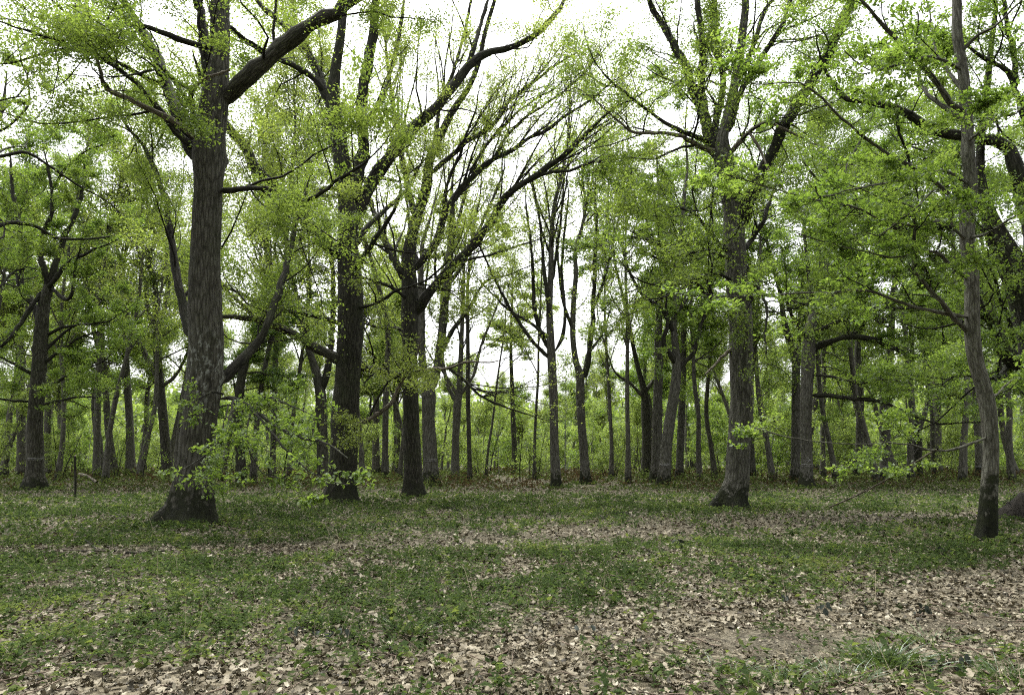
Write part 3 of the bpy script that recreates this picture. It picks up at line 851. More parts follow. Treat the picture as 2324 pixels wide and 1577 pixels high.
def blade(cup):
    x = np.array([0, .22, .5, .78, 1.0]); w = np.array([.02, .27, .34, .22, .0])
    mid = np.stack([x, 0 * x, -.10 * x ** 2], 1); l = mid + np.stack([0 * x, w, cup * w], 1); r = mid + np.stack([0 * x, -w, cup * w], 1)
    k = np.arange(4)
    return np.concatenate([mid, l, r]), np.concatenate([np.stack([k, k + 1, 5 + k + 1, 5 + k], 1), np.stack([k + 1, k, 10 + k, 10 + k + 1], 1)])
bl = [make_mesh("leaf", *(lambda b: (b[0], [b[1]]))(blade(c)), M['leaf_fresh'], False, {'v': np.full(15, q)}) for c, q in ((.25, .35), (.4, .6), (.1, .8), (.3, .95))]
import mathutils
for i in near:
    mt = mathutils.Matrix(np.stack([u[i], v[i], nn[i]], 1).tolist())
    o = link("leaf", bl[int(rngS.integers(4))], parent=t.root, loc=tuple(p[i] - t.base))
    o.rotation_euler = mt.to_euler(); k = float(s[i]) * 1.05; o.scale = (k, k, k)

# --- 2: great dark oak right of it
t = Tree("oak_tree", fd(1141), [(768, 1143, 104), (774, 1112, 72), (779, 1050, 63), (783, 950, 61), (789, 850, 57), (795, 750, 58), (795, 650, 55), (789, 560, 46), (791, 490, 44), (784, 420, 40), (772, 340, 36), (764, 290, 36), (755, 240, 34), (760, 170, 24), (772, 90, 20), (780, 20, 18)], 102,
         "big dark oak with a mossy foot behind the low leafy spray", "the dark mossy oak", bark='bark_dark', sides=32, knots=4, ext=5, flare=1.2)
t.limb([(753, 250), (735, 205), (715, 150), (690, 100), (650, 60), (600, 20)], 24, 12, dd=2)
t.limb([(740, 215), (712, 178), (661, 146), (610, 128), (560, 95), (525, 70)], 14, 7, dd=-2)
t.limb([(797, 470), (812, 400), (825, 330), (821, 272), (825, 214), (833, 155), (848, 78), (850, 23)], 30, 20, dd=-1)
t.limb([(800, 505), (836, 430), (876, 369), (903, 327), (950, 280), (993, 241), (1024, 202), (1047, 171), (1078, 136), (1109, 117), (1164, 107), (1210, 84), (1241, 54), (1272, 18)], 36, 11, dd=2.5)
t.limb([(1062, 155), (1075, 110), (1090, 60), (1105, 10)], 14, 8, dd=1, d0=t.d + 1.7)
t.limb([(785, 590), (739, 552), (700, 510), (653, 455), (607, 412), (575, 373), (552, 327), (509, 280), (480, 230)], 32, 20, dd=-2)
t.limb([(790, 826), (762, 812), (719, 790), (680, 767), (642, 748), (599, 730), (552, 720), (505, 718)], 27, 9, dd=-2.5, bark='bark_oak')
t.limb([(795, 744), (766, 732), (700, 713), (642, 705), (583, 685), (537, 662), (498, 647)], 13, 6, dd=-1.8)
t.limb([(625, 745), (583, 728), (544, 685), (498, 647), (470, 610)], 11, 5, dd=.8, d0=t.d - 1.5)
t.limb([(806, 560), (830, 520), (870, 480), (915, 440), (950, 380)], 14, 6, dd=3)
t.limb([(800, 968), (822, 960), (852, 942), (884, 919), (903, 884), (922, 849)], 12, 7, dd=-1.6, bark='bark_dead', label='pale low limb with a snapped end')
t.limb([(805, 650), (815, 600), (850, 545), (880, 500), (905, 450)], 16, 7, dd=-2)
t.limb([(800, 700), (850, 690), (900, 660), (960, 640), (1010, 600)], 9, 4, dd=-3)
t.limb([(780, 430), (730, 430), (690, 470), (640, 480), (590, 440)], 12, 4, dd=-2.5)
t.limb([(822, 280), (860, 240), (885, 170), (905, 90), (915, 20)], 14, 7, dd=2)
t.finish(70000, .105, 'leaf_yellow', per2=1.2, len2=4.6, per3=1.7, len3=1.3, spread=.25)

# --- 3: fan-limbed dark tree
t = Tree("oak_tree", fd(1129), [(940, 1131, 62), (938, 1090, 44), (935, 1000, 38), (932, 900, 35), (930, 800, 33), (930, 730, 39), (930, 650, 36), (927, 590, 32), (934, 540, 27), (942, 505, 25), (957, 459, 24), (969, 420, 24), (974, 369, 21), (985, 338, 19), (1027, 253, 15), (1062, 202, 13), (1086, 144, 11), (1100, 78, 10), (1117, 20, 9)], 103,
         "slender black-barked tree whose long limbs fan out towards the upper middle", "the fan-limbed black tree", bark='bark_dark', sides=28, knots=3, ext=3)
fan = dict(per2=1.0)
t.limb([(924, 640), (903, 604), (880, 560), (862, 520), (845, 470), (830, 420)], 22, 8, dd=2)
t.limb([(977, 397), (1008, 366), (1043, 338), (1055, 323), (1097, 299), (1132, 268), (1164, 222), (1202, 194), (1241, 163), (1290, 130)], 13, 4, dd=3)
t.limb([(938, 720), (946, 709), (969, 670), (996, 639), (1027, 604), (1062, 565), (1109, 513), (1132, 467), (1156, 439), (1195, 412), (1241, 381), (1292, 346), (1327, 307), (1358, 276), (1389, 249), (1428, 229)], 27, 5, dd=-3)
t.limb([(938, 618), (946, 607), (992, 544), (1008, 486), (1043, 432), (1082, 393), (1117, 362), (1156, 346), (1199, 315), (1241, 296), (1292, 257), (1339, 229), (1370, 202)], 19, 4.5, dd=2)
t.limb([(1195, 412), (1241, 393), (1300, 385), (1345, 368), (1400, 362), (1450, 352)], 9, 3.5, dd=-2, d0=t.d - 1.6)
t.limb([(1120, 362), (1150, 310), (1190, 270), (1240, 235), (1290, 200), (1330, 160)], 8, 3, dd=2, d0=t.d + 1)
t.limb([(1062, 402), (1090, 350), (1120, 310), (1170, 260), (1215, 225), (1260, 200)], 8, 3, dd=2, d0=t.d + .8)
t.limb([(985, 338), (992, 290), (1000, 230), (1030, 160), (1050, 90), (1065, 20)], 12, 6, dd=2)
t.limb([(1008, 486), (1010, 440), (1025, 390), (1045, 350), (1060, 300), (1080, 250)], 9, 4, dd=-1, d0=t.d + .8)
t.limb([(945, 843), (956, 841), (992, 837), (1024, 833), (1055, 822), (1086, 822)], 9, 4, dd=-1, bark='bark_dead')
t.limb([(1018, 836), (1055, 864), (1086, 895), (1125, 915), (1171, 932)], 8, 4, dd=-1, d0=t.d - .6)
t.limb([(926, 864), (918, 860), (876, 845), (817, 833)], 20, 14, dd=-1.2)
t.limb([(925, 678), (918, 674), (891, 654), (852, 639), (817, 631)], 9, 6, dd=-1.5)
t.limb([(926, 757), (900, 745), (870, 745), (820, 732)], 8, 5, dd=1.2)
t.limb([(942, 500), (930, 440), (915, 370), (905, 300), (890, 230), (880, 150), (870, 60)], 14, 5, dd=2)
t.finish(27000, .11, 'leaf_yellow', rl2=.013, wander2=.10, per2=1.8, len2=5.6, per3=1.9, len3=1.5, up2=.06, bias=(.22, 0, .22), ang2=28, flat2=.9, spread=.13)

# --- 4: forked tree with paint ring behind it
t = Tree("oak_tree", 46, [(977, 1101, 48), (977, 1060, 35), (975, 1000, 32), (972, 950, 29), (973, 900, 33), (968, 860, 24), (960, 830, 18), (957, 780, 16), (957, 700, 15), (955, 620, 13)], 104,
         "grey forked tree with white paint ring just behind the black tree", "the forked ring-marked tree", bark='bark_grey', ext=7, sides=22)
t.limb([(977, 895), (990, 840), (1000, 780), (1008, 710), (1016, 640), (1022, 565), (1026, 490)], 22, 13, dd=1.0, bark='bark_oak', tip=5)
t.limb([(1000, 800), (1030, 745), (1065, 700), (1100, 640), (1150, 625)], 11, 5, dd=-1)
t.limb([(1016, 650), (1050, 600), (1080, 540), (1110, 470), (1140, 400)], 11, 5, dd=2)
t.limb([(958, 640), (940, 560), (925, 480), (920, 400)], 11, 5, dd=2)
t.limb([(1022, 560), (1040, 500), (1060, 430), (1085, 360)], 9, 4, dd=2)
t.paint(1050)
t.finish(17000, .14, 'leaf_yellow', per2=1.2, len2=3.0, per3=1.5, len3=1.2, up2=.08, ang2=35, spread=.15)

def mid_tree(name, d, ctrl, seed, label, short, bark='bark_grey', ext=7, H=29, n=9, length=6, ang=38, leaves=9000, leaf='leaf_yellow', size=None, style='fan', limbs=(), paint=None, arrow=False, t0=.42, group='oaks of the woodland', knots=2, prow=(0.0, .10), up=None, **kw):
    t = Tree(name, d, ctrl, seed, label, short, bark=bark, ext=ext, H=H, sides=18, knots=knots, group=group, limbbark='bark_limb' if d < 50 else 'bark_far')
    for l in limbs:
        t.limb(*l[:3], dd=l[3] if len(l) > 3 else 0, tip=l[4] if len(l) > 4 else 0)
    if style == 'fan':
        n = int(n * 1.9)
        t.auto_limbs(n, length, t0=t0, ang=ang, up=.10 if up is None else up, wander=.10, sides=6)
        leaves = leaves * .62
        kk = dict(per2=1.1, len2=3.4, per3=1.3, len3=1.2, up2=.08, ang2=32, flat2=.9)
    else:
        n = int(n * 1.8)
        t.auto_limbs(n, length * 1.1, t0=t0, ang=max(ang, 58), up=.03 if up is None else up, wander=.30, sides=6)
        kk = dict(per2=.9, len2=3.0, per3=1.1, len3=1.2, up2=.01, ang2=52, flat2=.32, flat3=.25, wander2=.24, zf=.32)
    kk.update(kw)
    if paint: t.paint(paint, arrow=arrow, rows=prow)
    t.finish(int(leaves * 1.7), size or d * .0036, leaf, spread=.0046 * d, twigmat='twig' if d < 50 else 'twig_far', **kk)
    return t

HERO = []
mid_tree("oak_tree", 58, [(1031, 1089, 24), (1033, 1040, 18), (1035, 980, 17), (1038, 920, 19), (1042, 890, 15), (1045, 830, 12), (1048, 760, 10)], 105,
         "grey tree dividing low into many upright stems behind the paint-ringed fork", "the many-stemmed grey tree", bark='bark_far', n=12, length=8, ang=26, leaves=5000,
         limbs=[([(1036, 915), (1015, 870), (1003, 800), (1000, 720), (1005, 640)], 10, 5, 1), ([(1042, 900), (1075, 850), (1090, 790), (1110, 740), (1130, 690)], 9, 4, 1), ([(1040, 900), (1010, 850), (985, 820)], 8, 4, -1)], t0=.38)
mid_tree("oak_tree", 50, [(1066, 1100, 14), (1066, 1060, 11), (1064, 980, 10), (1062, 900, 10), (1062, 800, 9), (1061, 700, 8), (1062, 640, 7)], 106,
         "straight pole-thin dark tree between the fork and the open middle", "the pole-thin tree", bark='bark_oak', n=12, length=6, ang=26, leaves=4500, ext=6, t0=.4)
mid_tree("oak_tree", 44, [(1263, 1109, 36), (1262, 1088, 25), (1258, 1000, 20), (1256, 900, 20), (1252, 820, 20), (1249, 760, 18), (1247, 700, 15), (1250, 620, 13), (1252, 540, 11)], 107,
         "tall straight tree with a dark mossy foot and limbs rising like a broom", "the broom-limbed tree", bark='bark_grey', n=10, length=8, ang=24, leaves=9500, leaf='leaf_yellow', t0=.5,
         limbs=[([(1247, 815), (1239, 806), (1206, 771), (1171, 720), (1148, 682), (1125, 639), (1109, 604), (1090, 560)], 11, 4, -1), ([(1248, 770), (1237, 760), (1202, 732), (1163, 709), (1130, 680), (1100, 650)], 9, 4, 1.5),
                ([(1250, 800), (1226, 752), (1214, 701), (1210, 643), (1206, 565), (1195, 480)], 11, 5, 1), ([(1250, 740), (1240, 660), (1232, 580), (1225, 500), (1210, 420)], 11, 4, -1), ([(1258, 800), (1278, 760), (1282, 700), (1275, 620), (1280, 540), (1290, 450)], 9, 4, 1),
                ([(1253, 640), (1265, 560), (1275, 480), (1280, 400)], 8, 4, 1)])
mid_tree("oak_tree", 49, [(1329, 1098, 30), (1327, 1060, 22), (1324, 1010, 20), (1319, 950, 19), (1317, 890, 20), (1316, 850, 18), (1306, 815, 14), (1300, 760, 13), (1302, 682, 12), (1307, 623, 11), (1306, 565, 9)], 108,
         "slightly leaning grey tree splitting into two upright stems beside the broom-limbed one", "the twin-stemmed leaning tree", bark='bark_grey', n=10, length=7, ang=26, leaves=9500, leaf='leaf_fresh', t0=.5,
         limbs=[([(1318, 868), (1331, 837), (1339, 779), (1346, 720), (1346, 662), (1350, 604), (1355, 500)], 15, 7, 1, 4), ([(1346, 700), (1370, 640), (1385, 580), (1400, 520)], 8, 4, 1), ([(1300, 750), (1280, 690), (1270, 630), (1265, 560)], 8, 4, -1), ([(1336, 800), (1365, 760), (1390, 690)], 7, 3, 2)])
mid_tree("oak_tree", 52, [(1487, 1095, 30), (1489, 1060, 25), (1491, 1000, 23), (1493, 900, 21), (1495, 830, 19), (1494, 770, 17), (1496, 700, 15), (1500, 620, 12)], 109,
         "upright left stem of the close pair standing before the thick grey oak", "the upright twin", bark='bark_grey', n=8, length=6, style='oak', leaves=10000, leaf='leaf_fresh', t0=.45)
mid_tree("oak_tree", 45, [(1505, 1108, 36), (1509, 1060, 27), (1513, 1010, 25), (1521, 950, 24), (1529, 900, 23), (1535, 850, 21), (1534, 800, 17), (1529, 740, 14), (1534, 680, 12), (1540, 600, 10)], 110,
         "leaning stem with white paint ring and crooked limbs, right of the close pair", "the leaning ring-marked twin", bark='bark_grey', n=6, length=5, style='oak', leaves=13000, leaf='leaf_fresh', t0=.45, paint=1057,
         limbs=[([(1534, 830), (1520, 800), (1510, 790), (1505, 770), (1515, 740), (1512, 700)], 14, 6, -1), ([(1535, 845), (1560, 815), (1575, 800), (1590, 740), (1610, 680), (1600, 620)], 13, 5, 1), ([(1532, 760), (1500, 700), (1460, 670), (1430, 620), (1410, 560)], 12, 4, -1),
                ([(1540, 620), (1510, 560), (1450, 540), (1400, 545), (1360, 560)], 10, 4, -1.5), ([(1530, 720), (1560, 670), (1570, 600), (1555, 540)], 10, 4, 1)])
mid_tree("oak_tree", 58, [(1541, 1091, 22), (1543, 1050, 17), (1545, 980, 16), (1548, 900, 15), (1550, 820, 14), (1552, 740, 12)], 111,
         "plain straight trunk close behind the leaning ring-marked stem", "the plain trunk behind the pair", bark='bark_grey', n=8, length=6, style='oak', leaves=7000, leaf='leaf_fresh')

# --- 12: thick grey oak, right of centre
t = Tree("oak_tree", fd(1156), [(1656, 1158, 96), (1662, 1128, 66), (1672, 1090, 54), (1676, 1012, 50), (1684, 915, 51), (1682, 837, 50), (1682, 759, 52), (1680, 701, 49), (1672, 643, 48), (1670, 584, 48), (1666, 544, 49), (1666, 486, 45), (1656, 430, 46), (1650, 390, 48), (1640, 350, 40), (1640, 310, 26), (1650, 270, 23), (1662, 220, 21), (1674, 155, 20), (1685, 78, 18), (1692, 15, 16)], 112,
         "thick grey oak with furrowed bark and a wide crown right of centre", "the thick grey oak", bark='bark_grey', limbbark='bark_limb', sides=36, knots=6, ext=4, flare=1.2)
t.limb([(1640, 370), (1625, 345), (1612, 325), (1600, 272), (1585, 235), (1573, 202), (1557, 155), (1530, 100), (1500, 50), (1480, 20)], 30, 12, dd=2)
t.limb([(1604, 290), (1600, 272), (1592, 194), (1596, 117), (1584, 23), (1578, -20)], 20, 13, dd=-.5)
t.limb([(1632, 335), (1622, 290), (1630, 253), (1643, 187), (1627, 97), (1623, 15)], 20, 12, dd=1.2)
t.limb([(1655, 300), (1681, 210), (1713, 155), (1744, 109), (1771, 66), (1787, 18)], 16, 9, dd=-1)
t.limb([(1664, 215), (1690, 150), (1715, 90), (1730, 40), (1745, 10)], 13, 8, dd=1.5)
t.limb([(1676, 525), (1705, 447), (1728, 397), (1755, 342), (1783, 280), (1814, 226), (1845, 175), (1876, 124), (1899, 70), (1925, 18)], 30, 20, dd=-1.5)
t.limb([(1640, 345), (1600, 338), (1549, 311), (1514, 303), (1459, 303), (1432, 299), (1405, 276)], 14, 5, dd=-1.5, bark='bark_dead')
t.limb([(1612, 325), (1590, 315), (1549, 299), (1506, 276), (1467, 249), (1428, 218), (1393, 191), (1366, 163)], 12, 4, dd=-2)
t.limb([(1670, 722), (1662, 717), (1627, 689), (1600, 662), (1573, 635), (1545, 612), (1500, 590)], 14, 5, dd=-1.5)
t.limb([(1652, 572), (1635, 556), (1588, 498), (1549, 474), (1505, 470)], 12, 5, dd=-1.5)
t.limb([(1685, 570), (1705, 544), (1732, 502), (1744, 467), (1760, 420)], 13, 6, dd=1.2)
t.limb([(1655, 350), (1680, 322), (1700, 300), (1740, 278), (1770, 290), (1795, 300)], 13, 6, dd=-1.5, bark='bark_dead')
t.limb([(1700, 300), (1725, 340), (1745, 390), (1760, 410)], 8, 4, dd=-.8, d0=t.d - .8, bark='bark_dead')
t.limb([(1662, 790), (1640, 810), (1615, 835), (1600, 850)], 9, 4, dd=-.8, bark='bark_dead', grow=False, label='pale snapped dead branch stub')
t.limb([(1690, 600), (1715, 640), (1740, 700), (1735, 760)], 10, 4, dd=-2)
t.limb([(1680, 690), (1720, 670), (1770, 675), (1830, 690)], 9, 3, dd=-2.5)
t.limb([(1668, 640), (1620, 620), (1560, 640), (1500, 650), (1440, 630)], 9, 3, dd=-3)
t.limb([(1664, 590), (1600, 570), (1540, 580), (1490, 560)], 8, 3, dd=-4)
t.finish(78000, .09, 'leaf_olive', per2=1.3, len2=4.2, per3=1.9, len3=1.2, spread=.22)
T12 = t

mid_tree("oak_tree", 44, [(1829, 1107, 46), (1830, 1085, 30), (1831, 1051, 26), (1829, 954, 25), (1831, 876, 27), (1835, 798, 29), (1840, 740, 25), (1855, 690, 18), (1872, 643, 15), (1880, 580, 12)], 113,
         "dark-footed oak with a white painted arrow and ring", "the arrow-marked oak", bark='bark_grey', n=5, length=5, style='oak', leaves=26000, leaf='leaf_fresh', t0=.55, paint=1051, arrow=True, per2=1.3, per3=2.0,
         limbs=[([(1840, 800), (1849, 790), (1872, 779), (1899, 771), (1927, 765), (1962, 767), (1997, 775), (2028, 790), (2063, 804), (2094, 808), (2129, 800), (2142, 780)], 17, 7, -2.5), ([(1925, 766), (1950, 748), (1969, 720), (1975, 690)], 10, 5, -1),
                ([(1840, 897), (1884, 897), (1919, 903), (1958, 907), (1997, 909), (2028, 923), (2063, 938), (2102, 954), (2133, 962), (2170, 960)], 11, 3.5, -4),
                ([(1838, 745), (1836, 690), (1838, 640), (1830, 580), (1825, 520)], 14, 7, 1), ([(1866, 660), (1900, 640), (1940, 630), (1990, 620)], 9, 4, -2), ([(1836, 770), (1810, 740), (1790, 700), (1785, 650)], 9, 4, -2),
                ([(1840, 850), (1890, 855), (1950, 870), (2010, 860), (2060, 870)], 7, 3, -5), ([(1838, 760), (1900, 730), (1980, 700), (2060, 700), (2120, 690)], 10, 3, -5)])
mid_tree("oak_tree", 54, [(1803, 1091, 28), (1805, 1060, 21), (1806, 980, 19), (1806, 880, 18), (1806, 820, 18), (1797, 790, 16), (1786, 755, 14), (1778, 720, 12), (1770, 660, 10)], 114,
         "trunk half hidden just left of the arrow-marked oak", "the half-hidden neighbour", bark='bark_grey', n=7, length=6, style='oak', leaves=9000, leaf='leaf_fresh', limbs=[([(1806, 830), (1815, 760), (1818, 690), (1825, 600)], 12, 6, 1)])
mid_tree("oak_tree", 66, [(1868, 1083, 16), (1867, 1040, 12), (1868, 960, 11), (1870, 860, 10), (1868, 780, 8)], 115,
         "thin straight trunk right behind the arrow-marked oak", "the thin trunk behind the arrow", bark='bark_far', n=8, length=5, style='oak', leaves=4500, leaf='leaf_fresh')
mid_tree("oak_tree", 60, [(1941, 1088, 20), (1946, 1040, 16), (1950, 1000, 15), (1952, 915, 16), (1949, 850, 15), (1946, 798, 13), (1950, 720, 11)], 116,
         "grey trunk leaning a little over the brown bank, thin dark stain at its foot", "the bank-side leaning trunk", bark='bark_grey', n=9, length=6, style='oak', leaves=7500, leaf='leaf_olive')
T16 = mid_tree("oak_tree", 56, [(2010, 1088, 32), (2010, 1060, 25), (2009, 1000, 23), (2008, 930, 22), (2009, 876, 21), (2014, 840, 20), (2020, 798, 17), (2024, 730, 13)], 117,
         "stout grey trunk with slanting white paint marks beside the black stump", "the stump-side trunk", bark='bark_grey', n=10, length=6, style='oak', leaves=9000, leaf='leaf_olive', paint=1057)
mid_tree("oak_tree", 64, [(2080, 1080, 26), (2081, 1040, 21), (2081, 1000, 22), (2079, 970, 18), (2070, 930, 12), (2066, 880, 11), (2070, 800, 9)], 118,
         "blackish stump-thick trunk forking low, beyond the fallen pale pole", "the low-forking blackish trunk", bark='bark_dark', n=8, length=6, style='oak', leaves=6500, leaf='leaf_olive', limbs=[([(2082, 985), (2098, 940), (2110, 890), (2108, 820), (2115, 760)], 12, 6, 1)])
mid_tree("beech_tree", 74, [(2127, 1077, 24), (2127, 1040, 20), (2126, 980, 19), (2126, 900, 17), (2126, 840, 14), (2130, 780, 11)], 119,
         "pale grey patchy trunk far back, left of the slim foreground tree", "the pale patchy trunk", bark='bark_far', n=9, length=6, style='oak', leaves=6000, leaf='leaf_olive')
mid_tree("oak_tree", 56, [(2222, 1091, 18), (2222, 1060, 17), (2221, 1000, 16), (2216, 920, 15), (2212, 860, 14), (2205, 780, 12)], 120,
         "pale ring-marked trunk half hidden behind the slim foreground tree", "the half-hidden pale trunk", bark='bark_slim', n=8, length=6, style='oak', leaves=9000, leaf='leaf_fresh', paint=1057)

# --- slim young oak in front, far right
t = Tree("young_oak", fd(1231), [(2238, 1233, 50), (2240, 1200, 41), (2245, 1109, 34), (2249, 1032, 31), (2246, 970, 32), (2240, 915, 33), (2228, 865, 31), (2216, 825, 31), (2208, 780, 31), (2206, 720, 30), (2206, 682, 30), (2203, 604, 29), (2196, 560, 31), (2195, 506, 29), (2202, 428, 28), (2198, 350, 25), (2196, 300, 25), (2192, 250, 25), (2187, 175, 22), (2172, 78, 21), (2172, 15, 20)], 121,
         "slim young oak with a bent trunk and black moss boot, nearest on the right", "the slim bent oak", bark='bark_slim', limbbark='bark_slim', sides=28, knots=4, ext=3, flare=.6, group='young oaks')
D20 = t.d
t.limb([(2193, 262), (2187, 253), (2156, 233), (2125, 187), (2086, 140), (2051, 109), (2016, 70), (1977, 27), (1950, -5)], 15, 7, dd=-1)
t.limb([(2190, 285), (2170, 262), (2150, 247), (2117, 226), (2090, 190), (2085, 130)], 13, 6, dd=1)
t.limb([(2195, 472), (2187, 467), (2156, 443), (2125, 416), (2094, 389), (2055, 373), (2016, 350), (1977, 323), (1930, 288), (1892, 249), (1861, 218), (1822, 191), (1783, 187), (1750, 190)], 11, 3, dd=-2)
t.limb([(2200, 550), (2171, 525), (2156, 494), (2148, 455), (2130, 430), (2110, 440), (2074, 478)], 8, 3.5, dd=-1)
t.limb([(2208, 765), (2197, 752), (2171, 728), (2148, 701), (2133, 678), (2109, 658), (2090, 635), (2074, 608), (2076, 565), (2074, 478), (2051, 463), (2000, 450)], 13, 4, dd=-1.5)
t.limb([(2206, 722), (2156, 713), (2094, 701), (2039, 685), (1989, 666), (1950, 660), (1892, 664), (1822, 666), (1724, 670)], 10, 2.5, dd=-2)
t.limb([(2250, 989), (2210, 1004), (2168, 1018), (2125, 1022), (2094, 1018), (2059, 1008), (2016, 1004), (1958, 1008), (1905, 1006)], 7, 2, dd=-1.2)
t.limb([(2203, 634), (2187, 627), (2156, 600), (2129, 573), (2090, 570), (2030, 585), (1960, 570)], 9, 3, dd=-1.5)
t.limb([(2095, 520), (2060, 510), (2000, 500), (1940, 470), (1880, 460), (1800, 440)], 7, 2.5, dd=-1, d0=D20 - 1)
t.limb([(2197, 420), (2150, 390), (2100, 395), (2040, 410), (1990, 420), (1930, 430)], 8, 3, dd=-2.5)
t.limb([(2196, 320), (2225, 300), (2260, 270), (2300, 260)], 8, 3, dd=-2)
t.limb([(2200, 540), (2240, 530), (2290, 500)], 8, 3, dd=-2)
t.limb([(2190, 210), (2150, 160), (2120, 100), (2110, 30)], 9, 4, dd=2)
t.limb([(2180, 120), (2220, 80), (2260, 60), (2300, 20)], 9, 4, dd=-1)
t.limb([(2184, 160), (2120, 130), (2060, 140), (1990, 160)], 8, 3, dd=-2)
t.limb([(2235, 905), (2260, 895), (2300, 860)], 7, 3, dd=1)
t.limb([(2195, 262), (2215, 232), (2232, 205)], 6, 3, dd=-.5, bark='bark_dead', grow=False)
t.finish(40000, .080, 'leaf_fresh', per2=2.0, len2=1.8, per3=3.2, len3=.6, flat2=.25, flat3=.2, spread=.09, zf=.3, up2=.01, up3=.0, tilt=.4, tri=False)

# --- dark spreading oak whose trunk stands just outside the frame on the right
t = Tree("oak_tree", 21, [(2440, 1170, 150), (2430, 1120, 110), (2405, 1000, 95), (2375, 860, 88), (2350, 740, 80), (2320, 650, 66), (2290, 590, 58), (2268, 545, 48), (2248, 500, 36), (2232, 450, 28), (2224, 390, 20), (2228, 300, 16), (2240, 200, 14), (2250, 100, 11), (2260, 20, 9)], 122,
         "massive dark leaning oak at the right edge of the photo, trunk mostly out of view", "the dark edge oak", bark='bark_dark', sides=28, knots=5, ext=3)
t.limb([(2380, 880), (2345, 840), (2304, 818), (2277, 798), (2261, 767), (2249, 732), (2228, 708), (2222, 670)], 50, 16, dd=-1.5, bark='bark_dark')
t.limb([(2250, 510), (2218, 529), (2172, 513), (2113, 513), (2055, 517), (1997, 509), (1958, 490), (1920, 470)], 26, 9, dd=-2, bark='bark_dark')
t.limb([(2350, 720), (2345, 560), (2320, 450), (2304, 389), (2292, 342), (2262, 322), (2226, 315), (2179, 311), (2144, 307), (2102, 288), (2071, 264), (2032, 245), (1977, 233), (1938, 229), (1907, 218), (1890, 190)], 44, 9, dd=-1.0, bark='bark_dark')
t.limb([(2345, 520), (2335, 300), (2304, 206), (2288, 163), (2261, 148), (2226, 128), (2190, 100)], 26, 6, dd=-1, bark='bark_dark')
t.limb([(2306, 200), (2300, 120), (2285, 60), (2280, 10)], 14, 8, dd=-.5)
t.limb([(2300, 780), (2290, 720), (2275, 690), (2260, 640)], 14, 6, dd=-1)
t.limb([(2300, 815), (2270, 850), (2240, 860), (2180, 850), (2140, 870)], 12, 4, dd=-2)
t.limb([(2034, 246), (2040, 300), (2060, 350), (2070, 400)], 9, 4, dd=.8, d0=t.d - 1)
t.limb([(2226, 470), (2190, 440), (2140, 420), (2090, 400)], 10, 4, dd=-2)
t.limb([(2226, 380), (2180, 350), (2130, 350), (2060, 330)], 9, 4, dd=2)
t.finish(60000, .085, 'leaf_fresh', per2=1.4, len2=3.8, per3=1.9, len3=1.1, flat2=.3, flat3=.25, spread=.17, zf=.3)

# --- crooked oak at the far left
t = Tree("oak_tree", 42, [(80, 1107, 58), (79, 1080, 40), (80, 1051, 34), (80, 954, 31), (86, 876, 31), (91, 798, 29), (94, 750, 28), (100, 690, 24), (112, 648, 20)], 123,
         "crooked oak with contorted limbs and dark mossy boot, leftmost of the larger trees", "the crooked left oak", bark='bark_oak', sides=24, knots=5)
t.limb([(108, 655), (120, 640), (140, 612), (165, 590), (190, 580), (217, 563)], 14, 5, dd=-1)
t.limb([(112, 650), (122, 610), (135, 575), (145, 540), (165, 500), (180, 460), (188, 420), (195, 370)], 15, 6, dd=1, tip=2)
t.limb([(110, 660), (100, 610), (90, 570), (100, 530), (115, 490), (118, 440), (110, 390)], 15, 6, dd=-1, tip=2)
t.limb([(95, 745), (75, 690), (52, 660), (46, 620), (47, 560), (42, 500), (30, 440), (25, 380)], 18, 6, dd=1.5, tip=2)
t.limb([(98, 660), (75, 690), (45, 735), (20, 770), (-20, 800)], 12, 6, dd=-2)
t.limb([(82, 855), (66, 845), (40, 830), (10, 815)], 9, 5, dd=-1)
t.limb([(80, 912), (50, 910), (15, 908)], 7, 5, dd=-1)
t.limb([(98, 765), (109, 759), (140, 744), (163, 740), (210, 735), (250, 728)], 9, 3, dd=-1)
t.limb([(95, 880), (125, 868), (155, 853), (190, 840), (225, 825)], 8, 3, dd=-2)
t.limb([(95, 830), (130, 800), (175, 770), (225, 750), (255, 735)], 8, 3, dd=1)
t.limb([(98, 800), (140, 760), (180, 730), (215, 700)], 8, 3, dd=2)
t.limb([(92, 920), (130, 910), (190, 900), (240, 905)], 7, 3, dd=-2)
t.limb([(112, 650), (150, 680), (165, 660), (170, 610), (180, 570)], 9, 4, dd=-2)
t.limb([(120, 430), (150, 380), (200, 340), (230, 330)], 7, 3, dd=-1)
t.paint(1046)
t.finish(48000, .13, 'leaf_fresh', per2=1.2, len2=3.4, per3=1.9, len3=1.2, flat2=.5, wander2=.25, spread=.14)

mid_tree("oak_tree", 70, [(49, 1073, 24), (49, 1020, 19), (48, 960, 18), (47, 880, 16), (50, 800, 13)], 124, "grey trunk behind the crooked oak, close to the photo's left edge", "the edge trunk", bark='bark_far', n=9, length=6, style='oak', leaves=6000, leaf='leaf_deep')
mid_tree("oak_tree", 68, [(109, 1076, 18), (108, 1020, 15), (108, 960, 14), (109, 880, 12), (112, 800, 10)], 125, "shorter-looking trunk just right of the crooked oak's mossy boot", "the boot-side trunk", bark='bark_far', n=9, length=6, style='oak', leaves=5000, leaf='leaf_under')
mid_tree("oak_tree", 68, [(297, 1077, 26), (296, 1030, 19), (294, 954, 16), (289, 876, 15), (286, 818, 14), (283, 760, 11), (280, 680, 9)], 126, "smooth grey trunk midway between the crooked oak and the lichen-crusted one", "the smooth grey trunk", bark='bark_far', n=12, length=7, leaves=7500, leaf='leaf_yellow', ang=32)
